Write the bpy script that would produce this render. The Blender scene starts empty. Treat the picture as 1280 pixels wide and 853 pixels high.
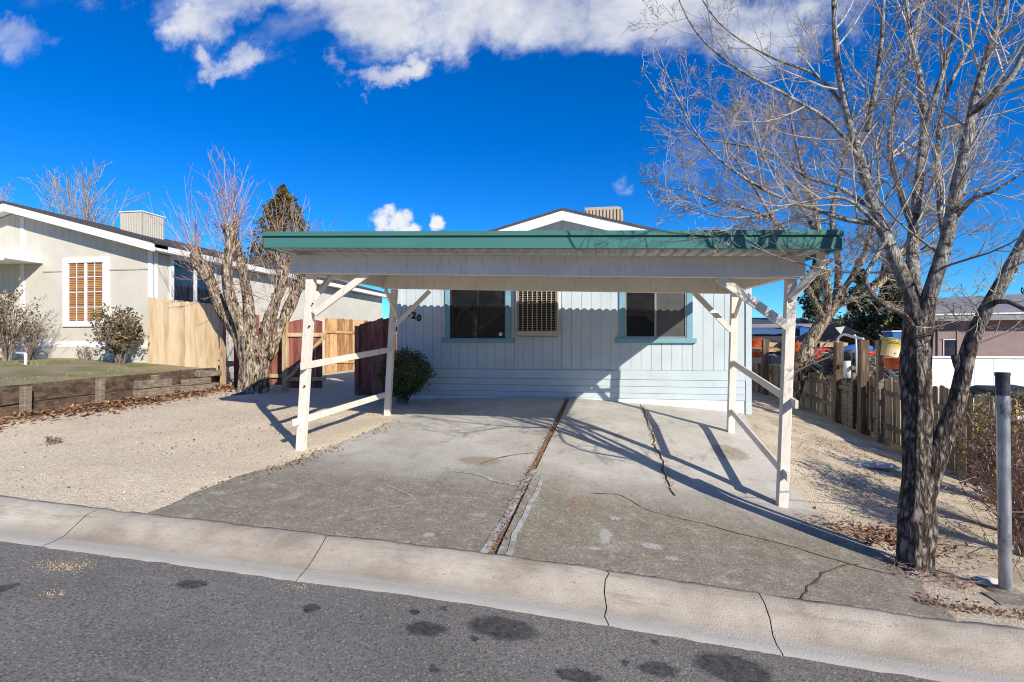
import bpy, math, random
from mathutils import Vector, Matrix, noise as mn
R = random.Random(7)
S = bpy.context.scene
C = S.collection
rad = math.radians
V = Vector

# ------------------------------------------------------------------ camera frame (eye at the origin)
F_PX = 650.0; HY = 426.5
YAW = math.atan(111.0 / F_PX)
CA, SA = math.cos(YAW), math.sin(YAW)
def ray(x, y):
    u = (x - 640.0) / F_PX; v = (HY - y) / F_PX
    return V((-SA + u * CA, CA + u * SA, v))
def P(x, y, Y): r = ray(x, y); return r * (Y / r.y)
def PX(x, y, X): r = ray(x, y); return r * (X / r.x)

# ------------------------------------------------------------------ terrain height
GX = [-40, -8.8, -4, -.8, 2.05, 3.0, 6.0, 12, 60]
GY = [4.05, 6.4, 9.1, 11, 14, 18, 23, 60]
GZ = [[-.9, -1.33, -1.56, -1.70, -1.92, -1.97, -2.25, -2.6, -3],
      [-.8, -1.12, -1.46, -1.518, -1.90, -2.03, -2.27, -2.5, -3],
      [-.8, -1.08, -1.36, -1.34, -1.51, -1.66, -2.27, -2.5, -3],
      [-.8, -1.04, -1.28, -1.19, -1.38, -1.46, -2.24, -2.4, -3],
      [-.8, -1.04, -1.2, -1.2, -1.35, -1.5, -2.05, -2.3, -3],
      [-.8, -1.05, -1.2, -1.2, -1.4, -1.6, -1.9, -2.2, -3],
      [-.8, -1.1, -1.2, -1.2, -1.5, -1.8, -1.98, -2.2, -3],
      [-.8, -1.1, -1.2, -1.2, -1.5, -1.8, -2.0, -2.3, -3]]
def seg(L, v):
    if v <= L[0]: return 0, 0.0
    if v >= L[-1]: return len(L) - 2, 1.0
    for i in range(len(L) - 1):
        if v < L[i + 1]: return i, (v - L[i]) / (L[i + 1] - L[i])
def G(x, y):
    i, a = seg(GX, x); j, b = seg(GY, y)
    p = GZ[j][i] * (1 - a) + GZ[j][i + 1] * a; q = GZ[j + 1][i] * (1 - a) + GZ[j + 1][i + 1] * a
    return p * (1 - b) + q * b
def Pg(x, y, off=0.0, fn=None):
    fn = fn or G
    r = ray(x, y); t = 2.0
    while t < 60:
        p = r * t
        if p.z <= fn(p.x, p.y) + off: break
        t += .02
    return p

# ------------------------------------------------------------------ materials
def _n(nt, t, **k):
    n = nt.nodes.new(t)
    for a, b in k.items(): setattr(n, a, b)
    return n
def L(nt, a, b): nt.links.new(a, b)
def ramp(nt, src, stops, interp='LINEAR'):
    r = _n(nt, 'ShaderNodeValToRGB'); r.color_ramp.interpolation = interp
    e = r.color_ramp.elements
    while len(e) < len(stops): e.new(.5)
    for i, (p, c) in enumerate(stops):
        e[i].position = p; e[i].color = (*c, 1) if len(c) == 3 else c
    L(nt, src, r.inputs[0]); return r.outputs[0]
def noise(nt, vec, scale, detail=4, rough=.55, dist=0):
    n = _n(nt, 'ShaderNodeTexNoise'); n.inputs['Scale'].default_value = scale
    n.inputs['Detail'].default_value = detail; n.inputs['Roughness'].default_value = rough
    n.inputs['Distortion'].default_value = dist
    if vec is not None: L(nt, vec, n.inputs['Vector'])
    return n.outputs['Fac']
def math_(nt, op, a, b=None, clamp=False):
    n = _n(nt, 'ShaderNodeMath', operation=op, use_clamp=clamp)
    for i, v in enumerate((a, b)):
        if v is None: continue
        if isinstance(v, (int, float)): n.inputs[i].default_value = v
        else: L(nt, v, n.inputs[i])
    return n.outputs[0]
def mix(nt, fac, a, b, mode='MIX'):
    n = _n(nt, 'ShaderNodeMix', data_type='RGBA', blend_type=mode)
    for i, v in ((0, fac), (6, a), (7, b)):
        if isinstance(v, (int, float)): n.inputs[i].default_value = v
        elif isinstance(v, tuple): n.inputs[i].default_value = (*v, 1) if len(v) == 3 else v
        else: L(nt, v, n.inputs[i])
    return n.outputs[2]
def maprange(nt, v, a, b, c=0., d=1., smooth=True):
    n = _n(nt, 'ShaderNodeMapRange'); n.interpolation_type = 'SMOOTHSTEP' if smooth else 'LINEAR'
    for i, q in enumerate((a, b, c, d)): n.inputs[i + 1].default_value = q
    L(nt, v, n.inputs[0]); return n.outputs[0]
def blobs(nt, vec, lst, wob=.0, wscale=6.0):
    """soft mask that is 1 inside any of the ellipses (x, y, rx, ry)"""
    if wob:
        nz = _n(nt, 'ShaderNodeTexNoise'); nz.inputs['Scale'].default_value = wscale; nz.inputs['Detail'].default_value = 4
        L(nt, vec, nz.inputs['Vector'])
        s = _n(nt, 'ShaderNodeVectorMath', operation='MULTIPLY_ADD'); L(nt, nz.outputs['Color'], s.inputs[0])
        s.inputs[1].default_value = (wob, wob, 0); s.inputs[2].default_value = (-wob / 2, -wob / 2, 0)
        a = _n(nt, 'ShaderNodeVectorMath', operation='ADD'); L(nt, vec, a.inputs[0]); L(nt, s.outputs[0], a.inputs[1]); vec = a.outputs[0]
    out = None
    for (x, y, rx, ry) in lst:
        s = _n(nt, 'ShaderNodeVectorMath', operation='SUBTRACT'); L(nt, vec, s.inputs[0]); s.inputs[1].default_value = (x, y, 0)
        m = _n(nt, 'ShaderNodeVectorMath', operation='MULTIPLY'); L(nt, s.outputs[0], m.inputs[0]); m.inputs[1].default_value = (1 / rx, 1 / ry, 0)
        l = _n(nt, 'ShaderNodeVectorMath', operation='LENGTH'); L(nt, m.outputs[0], l.inputs[0])
        v = maprange(nt, l.outputs['Value'], .75, 1.15, 1, 0)
        out = v if out is None else math_(nt, 'MAXIMUM', out, v)
    return out
def base(name, rough=.8, spec=.3, metal=0.):
    m = bpy.data.materials.new(name); m.use_nodes = True; nt = m.node_tree
    b = nt.nodes['Principled BSDF']; b.inputs['Roughness'].default_value = rough
    b.inputs['Specular IOR Level'].default_value = spec; b.inputs['Metallic'].default_value = metal
    tc = _n(nt, 'ShaderNodeTexCoord')
    g = _n(nt, 'ShaderNodeNewGeometry')
    return m, nt, b, g.outputs['Position'], g
def stretch(nt, vec, s):
    m = _n(nt, 'ShaderNodeMapping'); m.inputs['Scale'].default_value = s; L(nt, vec, m.inputs['Vector']); return m.outputs[0]
def bump(nt, b, h, strength, dist=.01):
    n = _n(nt, 'ShaderNodeBump'); n.inputs['Strength'].default_value = strength; n.inputs['Distance'].default_value = dist
    L(nt, h, n.inputs['Height']); L(nt, n.outputs[0], b.inputs['Normal'])
def M(name, cols, scale=5., st=(1, 1, 1), rough=.8, spec=.3, metal=0., bmp=.3, bscale=30., bd=.01, island=0., dirt=None, detail=5):
    """cols: 2-4 colours along a noise; island: how much each separate board/leaf differs; dirt: (colour, scale, low, high)"""
    m, nt, b, pos, g = base(name, rough, spec, metal)
    v = stretch(nt, pos, st)
    f = noise(nt, v, scale, detail)
    if island:
        f = math_(nt, 'ADD', f, math_(nt, 'MULTIPLY', math_(nt, 'SUBTRACT', g.outputs['Random Per Island'], .5), island))
    n = len(cols)
    c = ramp(nt, f, [(.3 + .4 * i / max(1, n - 1), cc) for i, cc in enumerate(cols)])
    if dirt:
        d = maprange(nt, noise(nt, v, dirt[1], 6, .65), dirt[2], dirt[3])
        c = mix(nt, d, c, dirt[0])
    L(nt, c, b.inputs['Base Color'])
    if bmp: bump(nt, b, noise(nt, v, bscale, 4), bmp, bd)
    return m

def ell(lst):   # ellipses read off the ground as (px x, px y, px half width, px half height) -> metres
    out = []
    for (x, y, a, c) in lst:
        p = Pg(x, y, -.13 if y > 700 + (x - 300) * .12 else 0); q = Pg(x + a, y + a * .12, 0 if False else (-.13 if y > 700 + (x - 300) * .12 else 0)); r = Pg(x, y - c, -.13 if y > 700 + (x - 300) * .12 else 0)
        out.append((p.x, p.y, max(.03, (q - p).length), max(.03, (r - p).length)))
    return out

def mat_asphalt():
    m, nt, b, pos, g = base('asphalt', .85, .3)
    big = noise(nt, pos, .9, 4); fine = noise(nt, pos, 150, 3, .7)
    c = ramp(nt, big, [(.3, (.162, .146, .124)), (.7, (.226, .206, .180))])
    v = _n(nt, 'ShaderNodeTexVoronoi'); v.inputs['Scale'].default_value = 95; L(nt, pos, v.inputs['Vector'])
    rgb = _n(nt, 'ShaderNodeSeparateColor'); L(nt, v.outputs['Color'], rgb.inputs[0])
    c = mix(nt, maprange(nt, rgb.outputs[0], .80, .99, 0, .5), c, (.42, .405, .375))
    c = mix(nt, maprange(nt, rgb.outputs[1], .60, .95, 0, .7), c, (.065, .063, .06))
    c = mix(nt, maprange(nt, noise(nt, pos, 3.2, 6, .7), .5, .8, 0, .5), c, (.13, .13, .132))
    st = blobs(nt, pos, ell([(627, 786, 46, 14), (532, 787, 26, 8), (917, 836, 50, 15), (822, 838, 24, 11), (240, 732, 19, 6), (389, 762, 12, 6),
                             (4, 737, 12, 5), (722, 846, 30, 9), (517, 766, 6, 3), (555, 762, 4, 2), (780, 829, 5, 3), (590, 800, 4, 2), (542, 840, 6, 3), (817, 802, 5, 2)]), .10, 14)
    c = mix(nt, maprange(nt, noise(nt, pos, 24, 6, .75), .54, .72, 0, .4), c, (.095, .085, .072))
    c = mix(nt, maprange(nt, noise(nt, stretch(nt, pos, (.35, 2.5, 1)), 3, 6, .7), .56, .74, 0, .35), c, (.31, .285, .25))
    c = mix(nt, math_(nt, 'MULTIPLY', st, maprange(nt, noise(nt, pos, 18, 5, .7), .3, .6, .95, .6)), c, (.026, .025, .024))
    L(nt, c, b.inputs['Base Color']); bump(nt, b, v.outputs['Distance'], .35, .006); return m
def mat_concrete_drive():
    m, nt, b, pos, g = base('driveway_concrete', .88, .25)
    sep = _n(nt, 'ShaderNodeSeparateXYZ'); L(nt, pos, sep.inputs[0])
    n1 = noise(nt, pos, .8, 7, .65); n2 = noise(nt, pos, 5, 8, .72); n3 = noise(nt, pos, 45, 3, .7)
    pale = ramp(nt, n1, [(.3, (.40, .375, .32)), (.5, (.53, .50, .44)), (.7, (.63, .60, .53))])
    pale = mix(nt, maprange(nt, n2, .52, .75, 0, .55), pale, (.27, .25, .215))
    dark = ramp(nt, n2, [(.3, (.205, .178, .125)), (.55, (.275, .243, .180)), (.72, (.42, .385, .31))])
    near = math_(nt, 'ADD', sep.outputs[1], math_(nt, 'MULTIPLY', math_(nt, 'SUBTRACT', noise(nt, pos, 1.3, 5), .5), 1.6))
    f = maprange(nt, near, 5.1, 6.9, 0, 1)
    c = mix(nt, f, dark, pale)
    c = mix(nt, maprange(nt, n3, .62, .80, 0, .35), c, (.50, .47, .40))
    c = mix(nt, maprange(nt, noise(nt, pos, 62, 3, .7), .62, .8, 0, .35), c, (.12, .105, .08))
    c = mix(nt, maprange(nt, noise(nt, stretch(nt, pos, (1.6, .7, 1)), 2.2, 7, .7, .6), .54, .72, 0, .5), c, (.19, .16, .11))
    c = mix(nt, maprange(nt, noise(nt, stretch(nt, pos, (1, 1.3, 1)), 3.1, 9, .78, 1.1), .60, .70, 0, .45), c, (.56, .53, .46))
    c = mix(nt, maprange(nt, noise(nt, pos, 16, 8, .82), .55, .70, 0, .5), c, (.16, .135, .10))
    c = mix(nt, maprange(nt, noise(nt, pos, 13, 8, .82), .58, .72, 0, .4), c, (.60, .57, .50))
    pt = blobs(nt, pos, ell([(757, 672, 8, 9), (744, 688, 8, 3), (815, 685, 13, 4), (841, 700, 9, 3), (537, 671, 6, 3), (770, 650, 8, 2)]), .10, 9)
    c = mix(nt, math_(nt, 'MULTIPLY', pt, .6), c, (.52, .50, .46))
    pt = blobs(nt, pos, ell([(910, 567, 24, 9), (600, 578, 26, 6), (730, 634, 22, 12)]), .2, 9)
    c = mix(nt, math_(nt, 'MULTIPLY', pt, .55), c, (.26, .19, .12))
    vs_ = _n(nt, 'ShaderNodeTexVoronoi'); vs_.inputs['Scale'].default_value = 60; L(nt, pos, vs_.inputs['Vector']); sc_ = _n(nt, 'ShaderNodeSeparateColor'); L(nt, vs_.outputs['Color'], sc_.inputs[0])
    c = mix(nt, math_(nt, 'MULTIPLY', maprange(nt, sc_.outputs[0], .80, .99, 0, .38), math_(nt, 'SUBTRACT', 1.0, math_(nt, 'MULTIPLY', f, .7))), c, (.58, .54, .47))
    c = mix(nt, math_(nt, 'MULTIPLY', maprange(nt, sc_.outputs[1], .80, .99, 0, .45), math_(nt, 'SUBTRACT', 1.0, math_(nt, 'MULTIPLY', f, .6))), c, (.10, .085, .065))
    L(nt, c, b.inputs['Base Color']); bump(nt, b, n3, .8, .008); return m
def mat_kerb():
    m, nt, b, pos, g = base('kerb_concrete', .9, .25)
    n1 = noise(nt, pos, 1.6, 6, .65); n2 = noise(nt, stretch(nt, pos, (.5, 3, 3)), 4, 6, .7); n3 = noise(nt, pos, 70, 3, .7)
    c = ramp(nt, n1, [(.32, (.31, .265, .20)), (.52, (.46, .405, .32)), (.7, (.58, .52, .42))])
    c = mix(nt, maprange(nt, n2, .50, .70, 0, .65), c, (.27, .23, .18))
    c = mix(nt, maprange(nt, noise(nt, stretch(nt, pos, (1, 2.2, 2.2)), 17, 6, .7), .58, .70, 0, .7), c, (.20, .165, .125))
    sep = _n(nt, 'ShaderNodeSeparateXYZ'); L(nt, pos, sep.inputs[0])
    c = mix(nt, maprange(nt, math_(nt, 'ADD', sep.outputs[1], math_(nt, 'MULTIPLY', n2, .14)), 3.66, 3.86, .62, 0), c, (.25, .215, .17))
    c = mix(nt, maprange(nt, math_(nt, 'ADD', sep.outputs[1], math_(nt, 'MULTIPLY', n2, .06)), 3.66, 3.72, .75, 0), c, (.44, .415, .37))
    c = mix(nt, maprange(nt, n3, .58, .78, 0, .6), c, (.20, .175, .14))
    c = mix(nt, maprange(nt, noise(nt, stretch(nt, pos, (.8, 4, 4)), 7, 7, .75), .60, .76, 0, .6), c, (.17, .14, .11))
    L(nt, c, b.inputs['Base Color']); bump(nt, b, n3, .8, .008); return m
def mat_gravel():
    m, nt, b, pos, g = base('gravel', .92, .2)
    v = _n(nt, 'ShaderNodeTexVoronoi'); v.inputs['Scale'].default_value = 95; L(nt, pos, v.inputs['Vector'])
    sp = _n(nt, 'ShaderNodeSeparateColor'); L(nt, v.outputs['Color'], sp.inputs[0])
    c = ramp(nt, sp.outputs[0], [(0, (.49, .39, .26)), (.45, (.66, .55, .39)), (.8, (.75, .645, .48)), (1, (.85, .77, .62))])
    c = mix(nt, maprange(nt, noise(nt, pos, 1.1, 7, .66), .48, .72, 0, .42), c, (.46, .35, .22))
    c = mix(nt, maprange(nt, noise(nt, stretch(nt, pos, (1, 1.6, 1)), 9, 6, .75), .59, .70, 0, .75), c, (.20, .13, .07))
    c = mix(nt, maprange(nt, noise(nt, pos, 22, 6, .8), .54, .68, 0, .55), c, (.33, .245, .15))
    c = mix(nt, maprange(nt, noise(nt, pos, 17, 6, .8), .56, .70, 0, .5), c, (.85, .77, .62))
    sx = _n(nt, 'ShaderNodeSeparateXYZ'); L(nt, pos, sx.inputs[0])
    c = mix(nt, math_(nt, 'MULTIPLY', maprange(nt, sx.outputs[0], 2.0, 3.6, 0, .55), maprange(nt, noise(nt, pos, 1.7, 7, .7), .35, .62)), c, (.25, .175, .105))  # right side browner: yard shade and leaf litter put into the colour
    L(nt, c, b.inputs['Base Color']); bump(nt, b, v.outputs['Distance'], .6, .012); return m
def mat_lawn():
    m, nt, b, pos, g = base('lawn_soil', .95, .1)
    c = ramp(nt, noise(nt, pos, 1.4, 7, .68), [(.40, (.38, .31, .20)), (.54, (.30, .26, .15)), (.66, (.15, .21, .06))])
    c = mix(nt, maprange(nt, noise(nt, pos, 30, 4, .7), .5, .75, 0, .5), c, (.20, .16, .09))
    L(nt, c, b.inputs['Base Color']); bump(nt, b, noise(nt, pos, 60, 4, .7), .8, .03); return m
def mat_glass(name, tint=(.012, .013, .015), rough=.03, streak=None):
    m, nt, b, pos, g = base(name, rough, .6)
    c = mix(nt, maprange(nt, noise(nt, pos, 2.5, 4), .4, .7), tint, tuple(t * 1.7 for t in tint)); L(nt, c, b.inputs['Base Color'])
    b.inputs['Coat Weight'].default_value = .25; b.inputs['Coat Roughness'].default_value = .02; return m
def mat_paint_wood(name, col, grime=(.32, .28, .22), amt=.35, st=(1, 1, 1)):
    """old paint on timber: slight tone drift, dirty streaks and worn specks"""
    m, nt, b, pos, g = base(name, .62, .35)
    d = tuple(x * .88 for x in col)
    c = ramp(nt, noise(nt, stretch(nt, pos, st), 2.2, 5), [(.3, d), (.7, col)])
    c = mix(nt, maprange(nt, noise(nt, stretch(nt, pos, (3, 3, .7)), 7, 7, .72), .50, .76, 0, amt), c, grime)
    c = mix(nt, maprange(nt, noise(nt, pos, 38, 3, .7), .70, .78, 0, .6), c, (.17, .13, .09))
    L(nt, c, b.inputs['Base Color']); bump(nt, b, noise(nt, stretch(nt, pos, (6, 6, 1.2)), 22, 5), .25, .004); return m
def mat_bark(name, dark, mid, light, vs=(9, 9, 2.2), amt=1.0, dist=.03, thr=(.42, .72), vor=.5, high=None):
    m, nt, b, pos, g = base(name, .95, .12)
    v = stretch(nt, pos, vs)
    w = noise(nt, v, 1.6, 6, .6, 1.2)
    vo = _n(nt, 'ShaderNodeTexVoronoi', feature='DISTANCE_TO_EDGE'); vo.inputs['Scale'].default_value = 2.2
    vv = _n(nt, 'ShaderNodeMixRGB' if False else 'ShaderNodeVectorMath', operation='ADD')
    nz = _n(nt, 'ShaderNodeTexNoise'); nz.inputs['Scale'].default_value = 1.2; L(nt, v, nz.inputs['Vector'])
    L(nt, v, vv.inputs[0]); L(nt, nz.outputs['Color'], vv.inputs[1]); L(nt, vv.outputs[0], vo.inputs['Vector'])
    f2 = noise(nt, v, 6, 6, .7, .4)
    h = math_(nt, 'ADD', math_(nt, 'ADD', math_(nt, 'MULTIPLY', w, 1.1 - vor), math_(nt, 'MULTIPLY', f2, .35)), math_(nt, 'MINIMUM', math_(nt, 'MULTIPLY', vo.outputs['Distance'], 2.2 * vor), vor))
    c = ramp(nt, h, [(thr[0], dark), ((thr[0] + thr[1]) / 2, mid), (thr[1], light)])
    if high:   # the bark turns smooth and pale higher up the tree
        z = _n(nt, 'ShaderNodeSeparateXYZ'); L(nt, pos, z.inputs[0])
        zz = math_(nt, 'ADD', z.outputs[2], math_(nt, 'MULTIPLY', math_(nt, 'SUBTRACT', noise(nt, stretch(nt, pos, (5, 5, 3)), 2, 5, .7), .5), 2.4))
        h2 = noise(nt, stretch(nt, pos, (7, 7, 11)), 1.6, 6, .68); c2 = ramp(nt, h2, [(.36, high[0]), (.50, high[1]), (.66, high[2])])
        c = mix(nt, maprange(nt, zz, -.1, 1.1), c, c2)
    L(nt, c, b.inputs['Base Color']); bump(nt, b, h, amt, dist); return m

m_asphalt = mat_asphalt(); m_drive = mat_concrete_drive(); m_kerb = mat_kerb(); m_gravel = mat_gravel(); m_lawn = mat_lawn()
m_hill = M('unseen_hill_scrub', [(.06, .06, .045), (.14, .115, .08), (.22, .18, .12)], .25, rough=.95, bmp=0)
m_crack = M('crack_dirt', [(.05, .035, .02), (.13, .085, .05), (.24, .17, .10)], 60, rough=.95, bmp=.6, bscale=90)
m_debris = M('joint_debris', [(.09, .055, .035), (.24, .15, .09), (.42, .32, .22)], 45, rough=.95, bmp=.8, bscale=80)
m_patch = M('repair_mortar', [(.36, .36, .33), (.48, .48, .45)], 14, rough=.9, bmp=.3, dirt=((.26, .24, .20), 9, .42, .62))
m_wall = mat_paint_wood('pale_blue_siding', (.56, .645, .675), (.36, .40, .40), .22)
m_wallback = M('siding_groove', [(.40, .475, .505), (.45, .52, .55)], 4, bmp=0)
m_white = mat_paint_wood('white_house_paint', (.86, .86, .84), (.6, .58, .54), .15)
m_blue = mat_paint_wood('blue_trim_paint', (.20, .41, .50), (.13, .24, .3), .25)
m_post = mat_paint_wood('carport_paint', (.80, .735, .64), (.40, .31, .22), .62)
m_teal = mat_paint_wood('teal_metal_paint', (.062, .205, .180), (.08, .15, .12), .55)
m_sheet = M('roof_sheet', [(.45, .45, .43), (.6, .6, .57)], 3, rough=.5, spec=.5, bmp=.05, dirt=((.25, .2, .14), 6, .55, .75))
m_shingle = M('roof_shingle', [(.06, .05, .05), (.11, .09, .085)], 9, rough=.95, bmp=.6, bscale=25)
m_bronze = M('bronze_frame', [(.03, .025, .02), (.05, .042, .035)], 8, rough=.4, bmp=0)
m_alu = M('aluminium_frame', [(.38, .38, .38), (.5, .5, .5)], 8, rough=.35, metal=.6, bmp=0)
m_glassd = mat_glass('dark_glass'); m_glassb = mat_glass('side_glass', (.02, .025, .035))
m_screen = M('window_screen', [(.07, .07, .07), (.10, .10, .10)], 4, rough=.35, spec=.6, bmp=0)
m_grille = M('cooler_grille', [(.48, .43, .34), (.58, .53, .43)], 6, bmp=.1, dirt=((.35, .28, .2), 12, .55, .75))
m_louvre = M('cooler_louvre', [(.20, .17, .13), (.30, .26, .20)], 6, bmp=.1)
m_black = M('black_metal', [(.012, .012, .013), (.025, .025, .027)], 10, rough=.5, bmp=0)
m_cream = mat_paint_wood('cream_siding', (.66, .63, .53), (.45, .43, .38), .15)
m_creamback = M('cream_groove', [(.36, .345, .30), (.42, .40, .35)], 4, bmp=0)
m_cooler = M('weathered_cooler', [(.40, .33, .25), (.55, .47, .36)], 3, (6, 6, .6), bmp=.3, bscale=12, dirt=((.2, .13, .08), 4, .55, .75))
m_acbox = M('air_unit_metal', [(.34, .32, .28), (.44, .41, .36)], 6, rough=.5, bmp=.05)
m_blind = M('wood_blind', [(.36, .17, .06), (.52, .28, .11)], 5, (1, 1, 6), rough=.5, bmp=.1, island=.4)
m_newfence = M('new_fence_board', [(.50, .35, .19), (.64, .48, .29), (.72, .57, .37)], 3, (4, 4, .6), bmp=.25, bscale=20, island=.35, dirt=((.30, .17, .08), 16, .66, .72))
m_oldfence = M('old_fence_board', [(.15, .11, .075), (.31, .24, .165), (.46, .37, .265)], 3, (5, 5, .5), bmp=.5, bscale=20, island=.5, dirt=((.08, .055, .04), 7, .52, .75))
m_brownfence = M('brown_fence_board', [(.24, .12, .045), (.42, .245, .11), (.56, .37, .19)], 3, (5, 5, .5), bmp=.4, bscale=20, island=.5, dirt=((.09, .05, .03), 9, .55, .75))
m_redfence = M('red_stained_board', [(.15, .042, .032), (.23, .075, .056), (.32, .14, .105)], 3, (4, 4, .6), bmp=.4, bscale=20, island=.35, dirt=((.07, .04, .03), 8, .55, .75))
m_gatewood = M('gate_raw_timber', [(.30, .17, .08), (.46, .30, .16), (.56, .42, .26)], 3, (4, 4, .6), bmp=.4, bscale=20, island=.35, dirt=((.12, .06, .04), 8, .5, .75))
m_timber = M('old_dark_timber', [(.035, .022, .015), (.075, .048, .032), (.16, .11, .075)], 2.2, (.7, 3, 6), bmp=.8, bscale=12, bd=.03, island=.3, dirt=((.36, .30, .23), 5, .56, .8))
m_postwood = M('upright_post_timber', [(.06, .04, .028), (.15, .10, .065), (.30, .21, .14)], 2.2, (6, 6, .6), bmp=.8, bscale=12, bd=.03, dirt=((.36, .28, .2), 5, .56, .8))
m_timberlight = M('grey_cut_timber', [(.15, .115, .08), (.25, .20, .145), (.36, .30, .22)], 3, (1, 2, 8), bmp=.8, bscale=12, bd=.02, dirt=((.09, .06, .04), 8, .5, .75))
m_vinyl = M('white_vinyl', [(.80, .81, .83), (.86, .87, .88)], 2, rough=.35, bmp=0)
m_pink = M('mauve_stucco', [(.25, .185, .17), (.31, .23, .21)], 2, rough=.95, bmp=.4, bscale=60)
m_pinkroof = M('grey_roll_roof', [(.20, .20, .205), (.30, .30, .30)], 3, (1, 1, 1), bmp=.3, dirt=((.45, .45, .46), 4, .6, .75))
m_bark = mat_bark('dark_ridged_bark', (.018, .014, .012), (.095, .075, .06), (.38, .325, .27), (11, 11, 3.6), 1, .06, (.44, .84), .30, ((.07, .06, .05), (.36, .33, .29), (.62, .59, .54)))
m_barkmid = mat_bark('mottled_bark', (.04, .032, .028), (.27, .245, .22), (.52, .49, .45), (8, 8, 10), .8, .02, (.50, .74), .08)
m_barkpale = mat_bark('pale_bark', (.035, .024, .017), (.32, .245, .17), (.62, .53, .42), (8, 8, 2.6), 1, .07, (.56, .84), .16)
m_twig = M('pale_twig', [(.22, .175, .13), (.48, .41, .33), (.66, .58, .48)], 3, island=.3, bmp=0)
m_twigred = M('reddish_twig', [(.22, .12, .085), (.40, .26, .20), (.50, .40, .35)], 3, island=.5, bmp=0)
m_twigbrown = M('brown_twig', [(.10, .07, .05), (.22, .17, .13), (.34, .29, .24)], 3, island=.3, bmp=0)
m_twigfar = M('grey_far_twig', [(.26, .20, .14), (.46, .38, .29)], 3, island=.3, bmp=0)
m_leafdry = M('dry_leaf', [(.12, .055, .03), (.28, .135, .07), (.42, .25, .14)], 12, island=.9, bmp=0)
m_hedge = M('hedge_leaf', [(.016, .030, .008), (.05, .075, .018), (.17, .19, .05)], 6, island=.8, rough=.5, bmp=0)
m_conifer = M('conifer_needles', [(.028, .038, .012), (.085, .095, .028), (.20, .17, .06)], 3, island=.8, bmp=0)
m_conbrown = M('browned_conifer', [(.045, .048, .016), (.115, .095, .032), (.22, .15, .06)], 3, island=.8, bmp=0)
m_rose = M('rosebush_leaf', [(.04, .06, .025), (.16, .12, .06), (.30, .20, .12)], 8, island=.9, bmp=0)
m_yellow = M('yellow_shrub_leaf', [(.10, .11, .02), (.30, .25, .05), (.42, .27, .08)], 6, island=.9, bmp=0)
m_grass = M('grass_blade', [(.08, .14, .025), (.17, .24, .05), (.40, .34, .18)], 2, island=.7, bmp=0)
m_stone = M('gravel_stone', [(.38, .29, .19), (.58, .48, .35), (.74, .67, .55)], 20, island=.9, bmp=0)
m_spill = M('spilled_grit', [(.30, .19, .08), (.48, .34, .17), (.62, .5, .33)], 20, island=.9, bmp=0)
m_rock = M('pale_rock', [(.42, .39, .34), (.62, .58, .52)], 8, bmp=.5)
m_galv = M('galvanised_steel', [(.26, .28, .30), (.42, .44, .46), (.58, .59, .60)], 6, (2, 2, .8), rough=.42, metal=.75, bmp=.12, bscale=40, dirt=((.11, .12, .14), 5, .5, .7))
m_pipecap = M('dark_pipe_band', [(.03, .035, .045), (.08, .085, .1)], 12, rough=.45, metal=.4, bmp=.1)
m_wire = M('rusty_wire', [(.06, .05, .045), (.14, .12, .11)], 20, bmp=0)
def flat(name, c, rough=.5, k=.8): return M(name, [tuple(x * k for x in c), c], 6, rough=rough, bmp=.1, bscale=14)
m_orange = flat('orange_plastic', (.58, .10, .03)); m_yel = M('yellow_plastic', [(.50, .36, .07), (.66, .55, .24), (.74, .72, .60)], 4, bmp=.05, dirt=((.2, .16, .1), 7, .56, .7)); m_bluep = flat('blue_plastic', (.03, .14, .42))
m_redp = flat('red_plastic', (.60, .03, .02)); m_tarp = flat('black_tarp', (.022, .022, .026), .7); m_tarpb = flat('faded_blue_tarp', (.06, .13, .30))
m_tan = flat('tan_board', (.55, .40, .22)); m_pinkp = flat('pale_pink_panel', (.62, .46, .38)); m_shed = flat('shed_grey_roof', (.085, .085, .09)); m_dgrey = flat('dark_grey_plastic', (.05, .055, .065)); m_bluegrey = flat('blue_grey_fabric', (.15, .19, .24)); m_green = flat('green_plastic', (.05, .4, .15))
m_plywhite = flat('white_plastic', (.75, .76, .76))
m_badge = flat('white_badge', (.85, .85, .87))

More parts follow.
